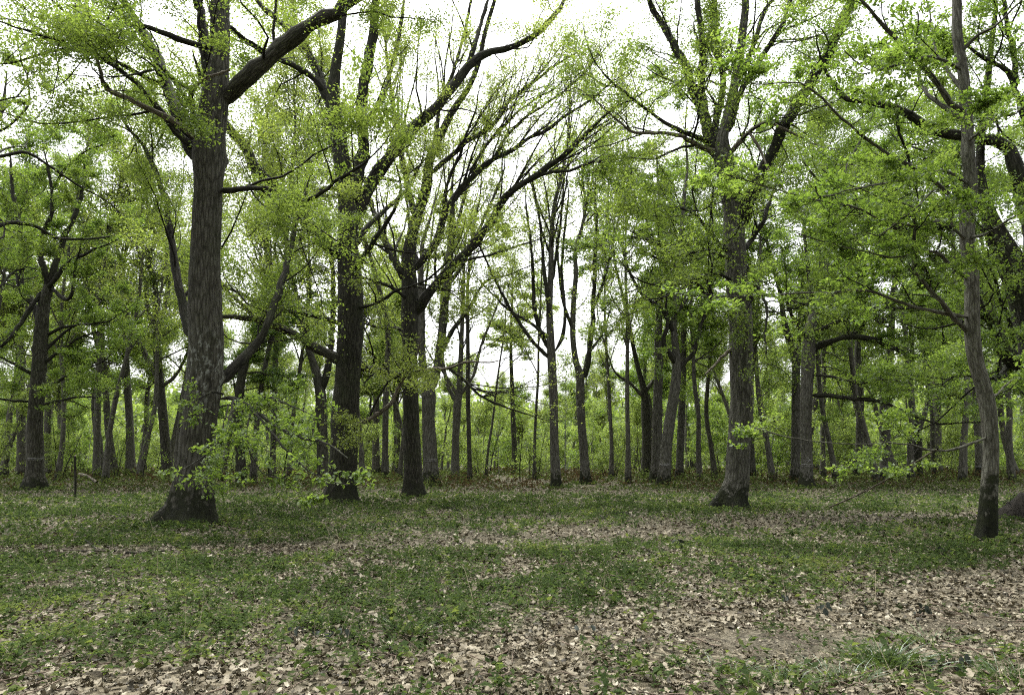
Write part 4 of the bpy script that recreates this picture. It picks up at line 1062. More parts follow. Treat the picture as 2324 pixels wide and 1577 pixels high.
mid_tree("oak_tree", 62, [(382, 1082, 28), (377, 1030, 22), (371, 954, 20), (364, 884, 19), (357, 798, 17), (354, 740, 14), (352, 650, 11)], 127, "slightly leaning dark trunk left behind the lichen-crusted oak", "the leaning trunk behind the lichen oak", bark='bark_oak', n=8, length=7, leaves=11000, leaf='leaf_yellow', ang=36,
         limbs=[([(361, 860), (330, 806), (307, 759), (288, 713), (276, 658), (270, 600)], 13, 5, 1), ([(357, 800), (350, 740), (335, 700), (330, 640), (310, 560)], 10, 5, 1), ([(364, 880), (400, 850), (425, 800), (440, 740)], 9, 4, -1), ([(355, 760), (375, 700), (385, 640), (380, 560)], 9, 4, 1)])
mid_tree("oak_tree", 48, [(735, 1105, 34), (733, 1060, 27), (731, 1000, 25), (730, 950, 24), (727, 890, 24), (716, 840, 18), (703, 800, 15), (692, 770, 13), (680, 700, 11)], 128, "brown forked trunk tucked against the dark mossy oak", "the tucked-in forked trunk", bark='bark_oak', n=6, length=6, leaves=12000, leaf='leaf_yellow', ang=34,
         limbs=[([(729, 895), (743, 840), (752, 780), (757, 700), (755, 620), (748, 540)], 16, 8, 1, 3), ([(697, 785), (700, 720), (705, 640), (700, 560)], 9, 5, 1, 2), ([(690, 765), (660, 700), (640, 640), (625, 570)], 9, 4, 1)])
mid_tree("oak_tree", 64, [(1466, 1087, 30), (1467, 1050, 24), (1468, 990, 22), (1466, 940, 21), (1462, 890, 16), (1452, 850, 12), (1440, 800, 10)], 129, "dark crook-limbed oak behind the upright twin stem", "the dark crook-limbed oak", bark='bark_oak', n=10, length=6, style='oak', leaves=9000, leaf='leaf_deep', limbs=[([(1464, 890), (1490, 850), (1500, 800), (1520, 760)], 10, 5, 1), ([(1460, 900), (1430, 870), (1400, 850), (1385, 820)], 9, 4, -1)])
mid_tree("oak_tree", 80, [(1169, 1071, 18), (1168, 1020, 13), (1165, 960, 12), (1163, 900, 10), (1160, 820, 8)], 130, "dark far trunk with bright leaves, alone in the open middle", "the lone middle trunk", bark='bark_oak', n=10, length=6, style='oak', leaves=8000, leaf='leaf_under')
mid_tree("oak_tree", 78, [(853, 1079, 22), (853, 1040, 17), (853, 960, 15), (855, 880, 13), (858, 800, 10)], 131, "straight grey trunk in the gap right of the dark mossy oak", "the gap trunk", bark='bark_far', n=9, length=6, leaves=5500, leaf='leaf_yellow', ang=34)
mid_tree("oak_tree", 78, [(901, 1079, 16), (901, 1040, 13), (899, 960, 12), (897, 880, 10), (900, 800, 8)], 132, "thinner grey trunk just left of the fan-limbed black tree", "the thinner gap trunk", bark='bark_far', n=9, length=6, leaves=4500, leaf='leaf_yellow', ang=34)
mid_tree("oak_tree", 58, [(1708, 1091, 20), (1706, 1050, 16), (1703, 980, 15), (1702, 900, 14), (1706, 820, 13), (1712, 740, 10)], 133, "dark-footed trunk peeping out from behind the thick grey oak", "the peeping trunk", bark='bark_grey', n=10, length=6, style='oak', leaves=8500, leaf='leaf_fresh')
mid_tree("oak_tree", 46, [(548, 1103, 26), (546, 1040, 22), (542, 960, 21), (545, 880, 20), (556, 820, 17), (575, 790, 13), (600, 760, 10)], 134, "dark ivy-clad tree hidden behind the low leafy spray, right of the lichen-crusted oak", "the ivy tree", bark='bark_dark', n=8, length=4, style='oak', leaves=12000, leaf='leaf_deep', H=13, t0=.35)

mid_tree("oak_tree", 33, [(-95, 1128, 60), (-93, 1050, 44), (-88, 900, 40), (-80, 750, 36), (-70, 600, 30), (-64, 500, 26)], 135, "oak whose trunk stands past the photo's left edge, only its boughs in view", "the off-edge oak", bark='bark_oak', n=11, length=8.5, style='oak', leaves=24000, leaf='leaf_olive', H=24, t0=.35)
mid_tree("beech_tree", 60, [(218, 1085, 20), (219, 1040, 15), (221, 950, 14), (223, 850, 13), (226, 750, 11)], 136, "thin upright grey trunk between the wooden post and the smooth grey trunk", "the thin grey trunk", bark='bark_far', n=14, length=8, leaves=9000, leaf='leaf_yellow', ang=28, H=33)
mid_tree("beech_tree", 56, [(618, 1086, 18), (619, 1040, 14), (622, 950, 13), (624, 850, 12), (626, 750, 11)], 137, "thin upright trunk seen through the low leafy spray", "the spray-hidden trunk", bark='bark_far', n=15, length=8, leaves=11000, leaf='leaf_yellow', ang=26, H=34)
mid_tree("beech_tree", 52, [(874, 1092, 20), (874, 1040, 15), (875, 950, 14), (877, 850, 13), (880, 750, 12)], 138, "slender upright trunk centred in the gap between dark mossy oak and black tree", "the slender gap trunk", bark='bark_grey', n=15, length=9, leaves=11000, leaf='leaf_yellow', ang=24, H=34)

# ------------------------------------------------------------------ trees farther back: a few grown kinds, each copied with its parts
def grown_kind(name, seed, H, r, n, length, style, leaves, size, leafmat, bark='bark_far', stems=1, t0=.35, bare=False):
    rg = np.random.default_rng(seed)
    Vt, Ft, Bt = [], [], []; off = 0
    P1, R1 = [], []
    for s in range(stems):
        k = 10; d = norm(np.array([rg.normal() * (.05 if stems == 1 else .28), rg.normal() * (.05 if stems == 1 else .28), 1.0]))
        q = np.array([rg.normal() * .05 * stems, rg.normal() * .05 * stems, -.25]); rows = [np.append(q, r * 1.35)]
        for j in range(1, k + 1):
            d = norm(d + rg.normal(size=3) * (.05 if style != 'oak' else .09) + UP * .10)
            q = q + d * H / k
            rows.append(np.append(q, r * (1 - .9 * j / k) + .006))
        S = resample(np.array(rows), 26)
        V, F, B = trunk_mesh_arrays(rg, S, sides=9, knots=1, flare_h=.5) if r > .05 else tubes(S[None, :, :3], S[None, :, 3], 5)
        Vt.append(V); Ft.append(F + off); Bt.append(B); off += len(V)
        S28 = resample(S, 28)
        q, rr = spawn(rg, S28[None, :, :3], S28[None, :, 3], n / (H * (1 - t0)), length, t0=t0, ang=38 if style == 'fan' else 62, up=.10 if style == 'fan' else .02, wander=.12 if style == 'fan' else .26, m=8, rlen=.016, minr=.012, flat=1.0)
        if len(q):
            V, F, B = tubes(q, rr, 4)
            Vt.append(V); Ft.append(F + off); Bt.append(B); off += len(V)
            for a, b in zip(q, rr):
                w = resample(np.concatenate([a, b[:, None]], 1), 28); P1.append(w[:, :3]); R1.append(w[:, 3])
        w = S28[int(28 * .6):]; w = resample(w, 28); P1.append(w[:, :3]); R1.append(w[:, 3])
    P1 = np.stack(P1); R1 = np.stack(R1)
    p2, r2 = spawn(rg, P1, R1, (1.5 if H > 28 else .9) if H > 10 else 1.4, 2.2 if H > 10 else 1.0, ang=45, up=.05, flat=.6, m=5, minr=.007)
    V2, F2, _ = tubes(p2, r2, 3)
    tw = np.concatenate([p2, resample_all(P1, 5, .4)])
    p, u, v, nn, s = leaf_points(rg, tw, leaves, size, size * 2.4 if H > 10 else size * 1.4, tilt=.6)
    val = fbm(p[:, 0] * .6 + p[:, 2] * .5, p[:, 1] * .6, seed, 2)
    V, F, a = leaf_mesh_arrays(rg, p, u, v, nn, s, val=.5 + (val - .5) * 1.4, tri=True)
    return dict(name=name,
                trunk=make_mesh(name + "_trunk", np.concatenate(Vt), Ft, M[bark], True, {'bk': np.concatenate(Bt)}),
                twigs=make_mesh(name + "_twigs", V2, [F2], M['twig_far'], True),
                crown=make_mesh(name + "_crown", V, [F], M[leafmat], False, {'v': a}))

ANCH = [(-400, None), (80, "the crooked oak"), (437, "the lichen-crusted oak"), (775, "the dark mossy oak"), (938, "the fan-limbed tree"), (1066, "the pole-thin tree"), (1262, "the broom-limbed tree"), (1329, "the two-stemmed tree"),
        (1505, "the leaning twin"), (1660, "the thick grey oak"), (1830, "the arrow-marked oak"), (2010, "the stump-side trunk"), (2240, "the slim bent oak"), (2800, None)]
ORD = ["first", "second", "third", "fourth", "fifth", "sixth", "seventh", "eighth", "ninth", "tenth", "eleventh", "twelfth", "thirteenth", "fourteenth", "fifteenth", "sixteenth", "seventeenth", "eighteenth", "nineteenth", "twentieth"]
def name_by_gap(objs, noun):
    """label things of one kind by the gap between the big trees they are seen in, in order from the left"""
    gaps = {}
    for px, o in objs:
        g = max(i for i, a in enumerate(ANCH) if a[0] <= px or i == 0)
        gaps.setdefault(g, []).append((px, o))
    for g, l in gaps.items():
        l.sort(key=lambda a: a[0])
        A, B = ANCH[g][1], ANCH[min(g + 1, len(ANCH) - 1)][1]
        where = f"between {A} and {B}" if A and B else (f"at the photo's left edge before {B}" if B else f"at the photo's right edge past {A}")
        for i, (px, o) in enumerate(l):
            o["label"] = f"{ORD[min(i, 19)]} {noun} from left, {where}"

def place(kind, obname, x, y, s, rz, cat, group, tilt=(0, 0)):
    r = link(obname, None, loc=(x, y, float(ground_z(x, y))), cat=cat, group=group)
    r.scale = (s, s, s * rngF.uniform(.92, 1.1)); r.rotation_euler = (tilt[0], tilt[1], rz)
    r.empty_display_size = .3
    for part in ('trunk', 'twigs', 'crown'):
        link(part, kind[part], parent=r, kind='stuff' if part != 'trunk' else None)
    return r

rngF = np.random.default_rng(77)
FAR = [grown_kind("far_oak", 201, 5 + 19, .34, 16, 6.5, 'oak', 19500, .24, 'leaf_olive'), grown_kind("far_oak", 202, 5 + 20, .30, 18, 7, 'fan', 16900, .24, 'leaf_yellow'),
       grown_kind("far_oak", 203, 5 + 17, .40, 15, 6.5, 'oak', 20800, .24, 'leaf_fresh'), grown_kind("far_oak", 204, 5 + 21, .28, 18, 6, 'fan', 14300, .24, 'leaf_yellow'), grown_kind("far_oak", 205, 5 + 18, .26, 16, 6, 'oak', 19500, .24, 'leaf_under')]
SAP = [grown_kind("leafy_sapling", 301, 6.5, .045, 16, 2.4, 'oak', 4200, .17, 'leaf_under', stems=2, t0=.15), grown_kind("leafy_sapling", 302, 5.0, .035, 14, 2.0, 'oak', 3800, .17, 'leaf_under', stems=3, t0=.12),
       grown_kind("leafy_sapling", 303, 8.0, .055, 20, 2.6, 'oak', 5000, .17, 'leaf_fresh', stems=1, t0=.2), grown_kind("leafy_sapling", 304, 4.0, .03, 12, 1.7, 'oak', 3000, .16, 'leaf_under', stems=3, t0=.1)]
BIRCH = [grown_kind("birch_tree", 401, 12, .055, 14, 2.2, 'fan', 1500, .2, 'leaf_under', bark='bark_birch', t0=.45), grown_kind("birch_tree", 402, 10, .048, 12, 2.0, 'fan', 1200, .2, 'leaf_under', bark='bark_birch', t0=.4)]

TALL = [grown_kind("tall_oak", 601, 31, 0.23, 24, 7.5, 'oak', 30000, .165, 'leaf_olive', bark='bark_far', t0=.30), grown_kind("tall_oak", 602, 33, 0.20, 28, 9, 'fan', 17000, .165, 'leaf_yellow', bark='bark_far', t0=.30),
        grown_kind("tall_oak", 603, 30, 0.22, 26, 7.5, 'oak', 32000, .165, 'leaf_fresh', bark='bark_far', t0=.28), grown_kind("tall_oak", 604, 34, 0.17, 30, 9, 'fan', 10000, .165, 'leaf_yellow', bark='bark_far', t0=.28)]
objs = []
for px, d, k, s in ((-30, 50, 2, .95), (22, 62, 0, 1), (150, 56, 1, 1), (255, 50, 1, 1.0), (330, 58, 0, .95), (412, 52, 1, 1.05), (515, 56, 0, 1), (585, 48, 1, 1.05), (665, 58, 1, 1), (825, 50, 3, 1.05), (915, 56, 3, 1.0), (1105, 66, 3, .8), (1215, 60, 3, .85), (1385, 58, 1, .9), (1422, 50, 1, .95),
                    (1580, 54, 2, .95), (1615, 62, 0, 1), (1745, 52, 2, 1.0), (1885, 56, 2, 1.0), (1975, 50, 0, .95), (2050, 54, 2, 1.05), (2105, 62, 2, 1), (2165, 50, 0, 1.05), (2275, 52, 2, 1.05), (2330, 60, 0, 1)):
    x = (px - CX) / FOC * d
    o = place(TALL[k], "tall_oak", x, d, s, rngF.random() * 6.28, "tree", "tall slender oaks behind the big trees")
    objs.append((px, o))
name_by_gap(objs, "tall slender trunk")
objs = []
N = 72
for i in range(N):
    px = -140 + (i + rngF.uniform(.1, .9)) * 2620 / N
    d = rngF.uniform(66, 128)
    x = (px - CX) / FOC * d * 1.0 / 1.0
    wsel = rngF.random()
    side = abs(px - 1150) / 1150
    if 1040 < px < 1320: d = rngF.uniform(92, 135); x = (px - CX) / FOC * d
    k = FAR[int(rngF.integers(len(FAR)))]
    s = rngF.uniform(.78, 1.12) * (1.08 if px > 1400 or px < 500 else .62 if 980 < px < 1330 else .85)
    o = place(k, "far_oak", x, d, s, rngF.random() * 6.28, "tree", "distant oaks in the wood behind")
    objs.append((float(proj(np.array([x, d, 0.3]))[0]), o))
name_by_gap(objs, "distant grey trunk")
objs = []
N = 96
for i in range(N):
    px = -100 + (i + rngF.uniform(0, 1)) * 2520 / N
    d = rngF.uniform(56, 66) if rngF.random() < .15 else rngF.uniform(68, 112)
    x = (px - CX) / FOC * d
    k = SAP[int(rngF.integers(len(SAP)))]
    o = place(k, "leafy_sapling", x, d, rngF.uniform(.5, 1.5), rngF.random() * 6.28, "sapling", "leafy saplings of the understorey")
    objs.append((float(proj(np.array([x, d, 0.3]))[0]), o))
name_by_gap(objs, "leafy green sapling")
objs = []
for px, d, tl in ((1101, 70, .05), (1136, 75, .02), (1283, 66, -.04), (1346, 82, .02), (1690, 78, .0), (1735, 60, .24), (1893, 62, -.16), (470, 85, .04), (215, 88, .10), (250, 92, .0), (565, 80, .02), (1600, 88, .03), (1240, 90, .0), (2155, 76, .06), (640, 90, -.03)):
    x = (px - CX) / FOC * d
    o = place(BIRCH[int(rngF.integers(2))], "birch_tree", x, d, rngF.uniform(.8, 1.1), 0.0, "tree", "thin white birches", tilt=(0, tl))
    objs.append((float(proj(np.array([x, d, 0.3]))[0]), o))
name_by_gap(objs, "thin white birch")

# the same wood stands beside and behind the camera and shades the floor
around = link("surrounding_wood", None, loc=(0, 0, 0), kind="stuff", label="tall oaks of the same wood beside and behind the viewpoint", cat="woodland")
for x, y, s in ((-13, -5, .95), (-5, -9, 1.0), (5, -8, .9), (13, -4, 1.0), (-19, 4, 1.0), (19, 5, .95), (-9, -20, 1), (10, -21, 1), (-24, -14, 1), (25, -15, 1), (0, -31, 1), (-28, 12, 1), (30, 12, 1), (-38, -2, 1), (38, -4, 1), (-20, -33, 1), (21, -35, 1), (-42, 22, 1), (44, 22, 1)):
    k = FAR[int(rngF.integers(len(FAR)))]; rz = rngF.random() * 6.28
    for part in ('trunk', 'twigs', 'crown'):
        o = link(part, k[part], parent=around, loc=(x, y, float(ground_z(x, y))), kind="stuff"); o.rotation_euler = (0, 0, rz); o.scale = (s, s, s)

# thin dark stems one can see singly in front of the green
THIN = [grown_kind("thin_stem", 501, 6.5, .05, 9, 1.8, 'oak', 500, .14, 'leaf_fresh', bark='bark_dark', t0=.3), grown_kind("thin_stem", 502, 5.0, .045, 7, 1.6, 'oak', 350, .14, 'leaf_fresh', bark='bark_dark', stems=2, t0=.3)]
objs = []
for px, y, d, k, s in ((157, 1090, 54, 1, 1.0), (275, 1086, 56, 1, .8), (340, 1096, 47, 0, .85), (620, 1090, 52, 0, 1.3), (655, 1090, 52, 0, 1.2), (735, 1085, 56, 1, 1.0), (1180, 1085, 56, 0, 1.0), (1215, 1085, 58, 1, .9), (1385, 1083, 60, 1, .9), (1560, 1083, 62, 0, .8), (2180, 1080, 64, 0, .9), (895, 1085, 58, 0, .8)):
    x = (px - CX) / FOC * d
    o = place(THIN[k], "thin_stem", x, d, s, rngF.random() * 6.28, "sapling", "thin dark stems before the green")
    objs.append((px, o))
name_by_gap(objs, "thin dark bare stem")

# the wood goes on behind as one mass
rg = np.random.default_rng(91)
n = 90000
d = rg.uniform(128, 190, n); px = rg.uniform(-260, 2600, n); x = (px - CX) / FOC * d
top = 9 + 10 * fbm(px * .012, 0 * px + 3.3, 19, 3) + 3 * (np.abs(px - 1150) / 1150)
p = np.stack([x, d, .6 + top * rg.random(n) ** .8], 1)
u = norm(rg.normal(size=(n, 3))); nn = norm(UP + rg.normal(size=(n, 3)) * .7); v = norm(np.cross(nn, u)); nn = np.cross(u, v)
val = fbm(x * .15, p[:, 2] * .25, 23, 3)
V, F, a = leaf_mesh_arrays(rg, p, u, v, nn, rg.uniform(.7, 1.5, n), val=.5 + (val - .5) * 2, tri=True)
wood = link("distant_wood", make_mesh("distant_wood", V, [F], M['leaf_under'], False, {'v': a}), kind="stuff", label="hazy green mass of the wood far behind all trunks", cat="woodland")
ns = 260
d = rg.uniform(125, 185, ns); px = rg.uniform(-260, 2600, ns); x = (px - CX) / FOC * d
hh = np.linspace(0, 14, 5)
P = np.stack([x[:, None] + rg.normal(size=(ns, 5)) * .25, np.repeat(d[:, None], 5, 1), ground_z(x, d)[:, None] - .3 + hh[None]], -1)
V, F, B = tubes(P, rg.uniform(.12, .34, ns)[:, None] * np.linspace(1, .4, 5)[None], 5)
link("distant_trunks", make_mesh("distant_trunks", V, [F], M['bark_far'], True, {'bk': B}), parent=wood, kind="stuff")

# ------------------------------------------------------------------ things on the floor
def stick(name, pts, w0, w1, label, cat="branch", mat='twig_floor', depths=None, lift=.03, side=0, seed=0, group=None):
    pts = np.asarray(pts, float); rg = np.random.default_rng(seed + 900)
    d = np.array([fd(y) for y in pts[:, 1]]) if depths is None else np.asarray(depths, float)
    P, s = unproj(pts[:, 0], pts[:, 1], d)
    if depths is None:
        P[:, 2] = ground_z(P[:, 0], P[:, 1]) + lift + rg.random(len(P)) * .03
    w = np.linspace(w0, w1, len(pts)) / 2 / FOC * s
    S = resample(np.concatenate([P, w[:, None]], 1), 22)
    base = S[0, :3].copy()
    V, F, B = tubes(S[None, :, :3], S[None, :, 3] * (1 + .12 * rg.normal(size=(1, 22))), 8)
    root = link(name, None, loc=base, label=label, cat=cat, group=group)
    link("stem", make_mesh(name + "_stem", V - base, [F], M[mat], True, {'bk': B}), parent=root)
    if side:
        q, r = spawn(rg, S[None, :, :3], S[None, :, 3], side / max(.3, np.linalg.norm(S[-1, :3] - S[0, :3])), .6, ang=40, up=0, flat=.4, m=5, t0=.25)
        for a, b in zip(q, r):
            a[:, 2] = np.maximum(a[:, 2], ground_z(a[:, 0], a[:, 1]) + .01)
            V, F, B = tubes(a[None], b[None], 5)
            link("side_twig", make_mesh(name + "_twig", V - base, [F], M[mat], True, {'bk': B}), parent=root)
    return root

stick("propped_branch", [(1878, 1153), (1930, 1130), (1958, 1117), (2016, 1086), (2074, 1051), (2112, 1027), (2128, 1019)], 4.0, 3.5, "long thin pale branch propped slantwise on the slim oak's low bough", depths=[24.5, 22.5, 21.3, 18.8, 16.4, 14.6, 13.9], mat='bark_dead', side=3)
stick("fallen_branch", [(236, 1192), (250, 1180), (265, 1169), (292, 1163), (330, 1160), (346, 1164)], 3.2, 2.2, "thin curved fallen branch left of the lichen-crusted oak's foot", mat='bark_dead', lift=.05, seed=1)
stick("fallen_branch", [(985, 1144), (1000, 1153), (1022, 1158), (1055, 1165)], 4.5, 3, "short dark crooked branch on the green floor below the paint-ringed fork", mat='bark_limb', side=3, seed=2)
stick("fallen_branch", [(98, 1255), (150, 1250), (210, 1253), (300, 1250)], 3.5, 2.5, "long straight stick on the trodden track, leftmost of the stick pile", mat='bark_dead', side=2, seed=3)
stick("fallen_branch", [(170, 1256), (240, 1252), (310, 1256), (382, 1250)], 4.5, 3, "thickest stick on the trodden track, right end pointing at the lichen oak", mat='bark_limb', side=3, seed=4)
stick("fallen_branch", [(192, 1232), (205, 1240), (216, 1251)], 3.5, 2.5, "short slanting stick lying across the stick pile on the track", mat='bark_limb', lift=.06, seed=5)
stick("fallen_branch", [(1366, 1186), (1385, 1177), (1410, 1171), (1428, 1174)], 3, 2, "dark twiggy branch lying in the green left of the thick grey oak", mat='bark_limb', side=5, lift=.08, seed=6)
stick("fallen_branch", [(980, 1262), (995, 1232), (1004, 1222)], 2.2, 1.5, "thin pale upright-leaning twig in the herbs in mid floor", mat='bark_dead', lift=.10, seed=7)
stick("fallen_log", [(180, 1076), (195, 1079), (208, 1086), (220, 1094)], 7, 5, "broken pale log on the bank just right of the wooden post", mat='bark_dead', depths=[50, 49, 48, 47], seed=8)
stick("fallen_log", [(190, 1094), (200, 1094), (213, 1099)], 5, 4, "smaller broken log below the pale one on the bank", mat='bark_dead', depths=[47, 47, 46], seed=9)
stick("fallen_branch", [(2055, 1186), (2085, 1180), (2130, 1176)], 3, 2, "dark stick on the floor left of the slim bent oak", mat='bark_limb', seed=10)
stick("fallen_branch", [(1660, 1385), (1700, 1372), (1745, 1366)], 3, 2, "pale stick in the leaf drift right of middle", mat='bark_dead', seed=12)
stick("fallen_branch", [(1925, 1415), (1945, 1398), (1970, 1392)], 3, 2, "short pale stick amid the leaf drift, nearer the bare soil", mat='bark_dead', seed=13)
stick("fallen_branch", [(1015, 1092), (1035, 1091), (1070, 1091)], 3, 2, "thin pale log lying at the foot of the pole-thin tree", mat='bark_dead', depths=[52, 52, 52], seed=14)

# wooden post
d = fd(1129); P, s = unproj(np.array([171., 171.5, 170.5, 170]), np.array([1131., 1100, 1065, 1035]), d)
S = np.concatenate([P, (np.array([5.2, 5, 5, 4.6]) / 2 / FOC * s)[:, None]], 1)
S[0, 2] = float(ground_z(S[0, 0], S[0, 1])) - .2
S = resample(S, 14); base = S[0, :3].copy(); base[2] += .2
V, F, B = tubes(S[None, :, :3], S[None, :, 3], 7)
post = link("wooden_post", None, loc=base, label="thin weathered wooden post standing before the crooked oak", cat="post")
link("shaft", make_mesh("post_shaft", V - base, [F], M['bark_limb'], False, {'bk': B}), parent=post)
c = S[-1, :3]; r = S[-1, 3]; th = np.arange(7) * 2 * np.pi / 7
V = np.concatenate([np.stack([c[0] + r * 1.04 * np.cos(th), c[1] + r * 1.04 * np.sin(th), np.full(7, c[2] - .02)], 1), np.stack([c[0] + r * .7 * np.cos(th), c[1] + r * .7 * np.sin(th), c[2] + .03 + .05 * np.cos(th)], 1)])
k = np.arange(7); F = np.stack([k, (k + 1) % 7, 7 + (k + 1) % 7, 7 + k], 1)
link("cut_top", make_mesh("post_top", V - base, [F, np.array([np.arange(7, 14)])], M['bark_dead'], False, {'bk': V - base}), parent=post)

# charred stump
P, s = unproj(1999., 1087., 55.0); r = 8 / FOC * s
base = np.array([P[0], P[1], float(ground_z(P[0], P[1]))]); rg = np.random.default_rng(5)
S = np.array([[0, 0, -.2, r * 1.5], [0, 0, 0, r * 1.3], [.03, 0, .25, r], [.05, 0, .5, r * .85], [.1, 0, .78, r * .55]])
V, F, B = trunk_mesh_arrays(rg, resample(S, 14), sides=14, flare_h=.4)
V = V.reshape(14, 14, 3); V[-1, :, 2] += rg.normal(size=14) * .12; V[-2, :, 2] += rg.normal(size=14) * .05; V = V.reshape(-1, 3)
st = link("charred_stump", None, loc=base, label="small black jagged stump at the foot of the slant-marked trunk", cat="stump")
link("shell", make_mesh("stump_shell", V, [F], plain_mat("charred_wood", (.008, .008, .008)), True, {'bk': B}), parent=st)
link("broken_top", make_mesh("stump_top", V[-14:] * [.98, .98, 1], [np.array([np.arange(14)])], plain_mat("charred_wood_core", (.015, .012, .01)), False), parent=st)

# root and brush mound at the right edge
P, s = unproj(2322., 1172., 21.0)
base = np.array([P[0], P[1], float(ground_z(P[0], P[1]))]); rg = np.random.default_rng(6)
g = np.linspace(-1, 1, 26); A, Bm = np.meshgrid(g, g); rr = np.hypot(A, Bm)
Z = .85 * np.clip(1 - rr ** 1.5, 0, 1) * (.7 + .6 * fbm(A * 3, Bm * 3, 4, 3)) - .12
V = np.stack([A * .95, Bm * .8, Z], -1).reshape(-1, 3); I = np.arange(26 * 26).reshape(26, 26)
F = np.stack([I[:-1, :-1], I[:-1, 1:], I[1:, 1:], I[1:, :-1]], -1).reshape(-1, 4)
mound = link("root_mound", None, loc=base, label="dark earthy root mound with dead brush at the photo's right edge", cat="mound")
link("earth", make_mesh("mound_earth", V, [F], plain_mat("dark_earth", (.016, .0135, .010), var=.6, scale=9), True), parent=mound)
q0 = np.stack([rg.uniform(-.7, .6, 140), rg.uniform(-.6, .5, 140), rg.uniform(.05, .5, 140)], 1); dv = norm(rg.normal(size=(140, 3)) * [1, 1, .6] + [0, -.2, .4])
tt = np.linspace(0, 1, 5)[None, :, None]; P = q0[:, None] + dv[:, None] * tt * rg.uniform(.2, .6, 140)[:, None, None] + rg.normal(size=(140, 5, 3)) * .02
V, F, B = tubes(P, np.repeat(np.linspace(.008, .003, 5)[None], 140, 0), 4)
link("dead_brush", make_mesh("mound_brush", V, [F], M['twig'], True), parent=mound, kind="stuff")

# dark round-leaved plants in the leaf drift
rg = np.random.default_rng(8)
def round_leaf(cup):
    t = np.linspace(0, 2 * np.pi, 11)[:-1]
    rim = np.stack([.5 + .5 * np.cos(t + np.pi), .36 * np.sin(t + np.pi) * (1 - .12 * np.cos(t)), cup * .18 * np.sin(t) ** 2 - .10 * (.5 + .5 * np.cos(t + np.pi)) ** 2], 1)
    V = np.concatenate([rim, [[.5, 0, -.03]]]); k = np.arange(10)
    return V, np.stack([k, (k + 1) % 10, np.full(10, 10)], 1)
rl = [make_mesh("round_leaf", *(lambda b: (b[0], [b[1]]))(round_leaf(c)), M['darkleaf'], True, {'v': np.full(11, q)}) for c, q in ((1, .2), (1.6, .6), (-.6, .95))]
for px, py, n, sz, lab in ((662, 1446, 7, .06, "dark round-leaved plant, left of the two in the front leaf drift"), (697, 1450, 6, .09, "dark round-leaved plant with one upright leaf, second in the front leaf drift"), (774, 1455, 13, .085, "fullest clump of dark grey round leaves in the front leaf drift"),
                           (860, 1436, 2, .085, "single dark grey leaf beside the front grass tuft"), (1782, 1356, 6, .10, "dark brown clump at the upper edge of the right leaf drift"), (1808, 1270, 7, .13, "dark leafy clump in the herbs below the thick grey oak"),
                           (2132, 1252, 7, .13, "dark clump left of the slim oak's moss boot"), (1862, 1386, 8, .09, "dark clump in the right leaf drift above the bare soil"), (1957, 1386, 5, .10, "dark low clump in the middle of the right leaf drift"),
                           (2085, 1388, 8, .10, "dark clump of the right leaf drift nearest the photo's right edge"), (2166, 1517, 8, .09, "dark green rosette in the bottom right corner"), (1312, 1438, 6, .09, "dark green rosette in the leaf drift below mid floor"), (1537, 1232, 8, .14, "blackish brown clump beside the trodden track")):
    P, s = unproj(px, py + 8, fd(py + 8)); base = np.array([P[0], P[1], float(ground_z(P[0], P[1])) + .01])
    root = link("round_leaved_plant", None, loc=base, label=lab, cat="plant", group="dark round-leaved plants")
    for k in range(n):
        a = rg.normal(-1.57, 1.3); z = rg.uniform(.02, .16); rad = rg.uniform(.0, .10)
        o = link("leaf", rl[int(rg.integers(3))], parent=root, loc=(rad * math.cos(a) + rg.normal() * .05, rad * math.sin(a), z))
        o.rotation_euler = (rg.normal() * .4, rg.uniform(.3, 1.2), a); q = sz * .72 * rg.uniform(.7, 1.25); o.scale = (q, q, q)
    ns = max(2, n // 2)
    P = np.stack([np.linspace([0, 0, -.02], [rg.normal() * .06, rg.normal() * .04 - .02, rg.uniform(.08, .16)], 4) for _ in range(ns)])
    V, F, B = tubes(P, np.full((ns, 4), .0025), 4)
    link("stem", make_mesh("plant_stems", V, [F], M['twig'], True), parent=root)

# weeds and drifted leaves against the trunks' feet, taller weeds and dry stalks on the floor
rg = np.random.default_rng(44)
X, Y, SZ, HH = [], [], [], []
for fx, fy, fr, dd in FEET:
    if dd > 62: continue
    n = int(np.clip(2600 / dd, 30, 150)); th = rg.random(n) * 6.283; r = fr * 1.25 + np.abs(rg.normal(size=n)) * .35 + .02
    X.append(fx + r * np.cos(th)); Y.append(fy + r * np.sin(th)); SZ.append(np.full(n, .05 + .0034 * dd)); HH.append(rg.uniform(.03, .22, n))
n = 420; x, y = in_view(rg, n, 4.2, 30, power=2); g, so = cover(x, y); k = (so < .5) & (rg.random(n) < .35 + g)
for i in range(5):
    X.append(x[k] + rg.normal(size=k.sum()) * .05); Y.append(y[k] + rg.normal(size=k.sum()) * .05); SZ.append(.055 + .0036 * y[k]); HH.append(rg.uniform(.05, .26, k.sum()))
X, Y, SZ, HH = map(np.concatenate, (X, Y, SZ, HH))
idx = np.repeat(np.arange(len(X)), 4); n = len(idx)
an = rg.random(n) * 6.283; u = norm(np.stack([np.cos(an), np.sin(an), rg.normal(.1, .45, n)], 1))
p = np.stack([X[idx], Y[idx], ground_z(X[idx], Y[idx]) + HH[idx] * rg.uniform(.4, 1, n)], 1); nn = norm(UP + rg.normal(size=(n, 3)) * .5); v = norm(np.cross(nn, u)); nn = np.cross(u, v)
V, F, A = leaf_mesh_arrays(rg, p, u, v, nn, SZ[idx] * rg.uniform(.6, 1.3, n), wide=.26, val=np.clip(rg.normal(.72, .2, len(X)), 0, 1)[idx])
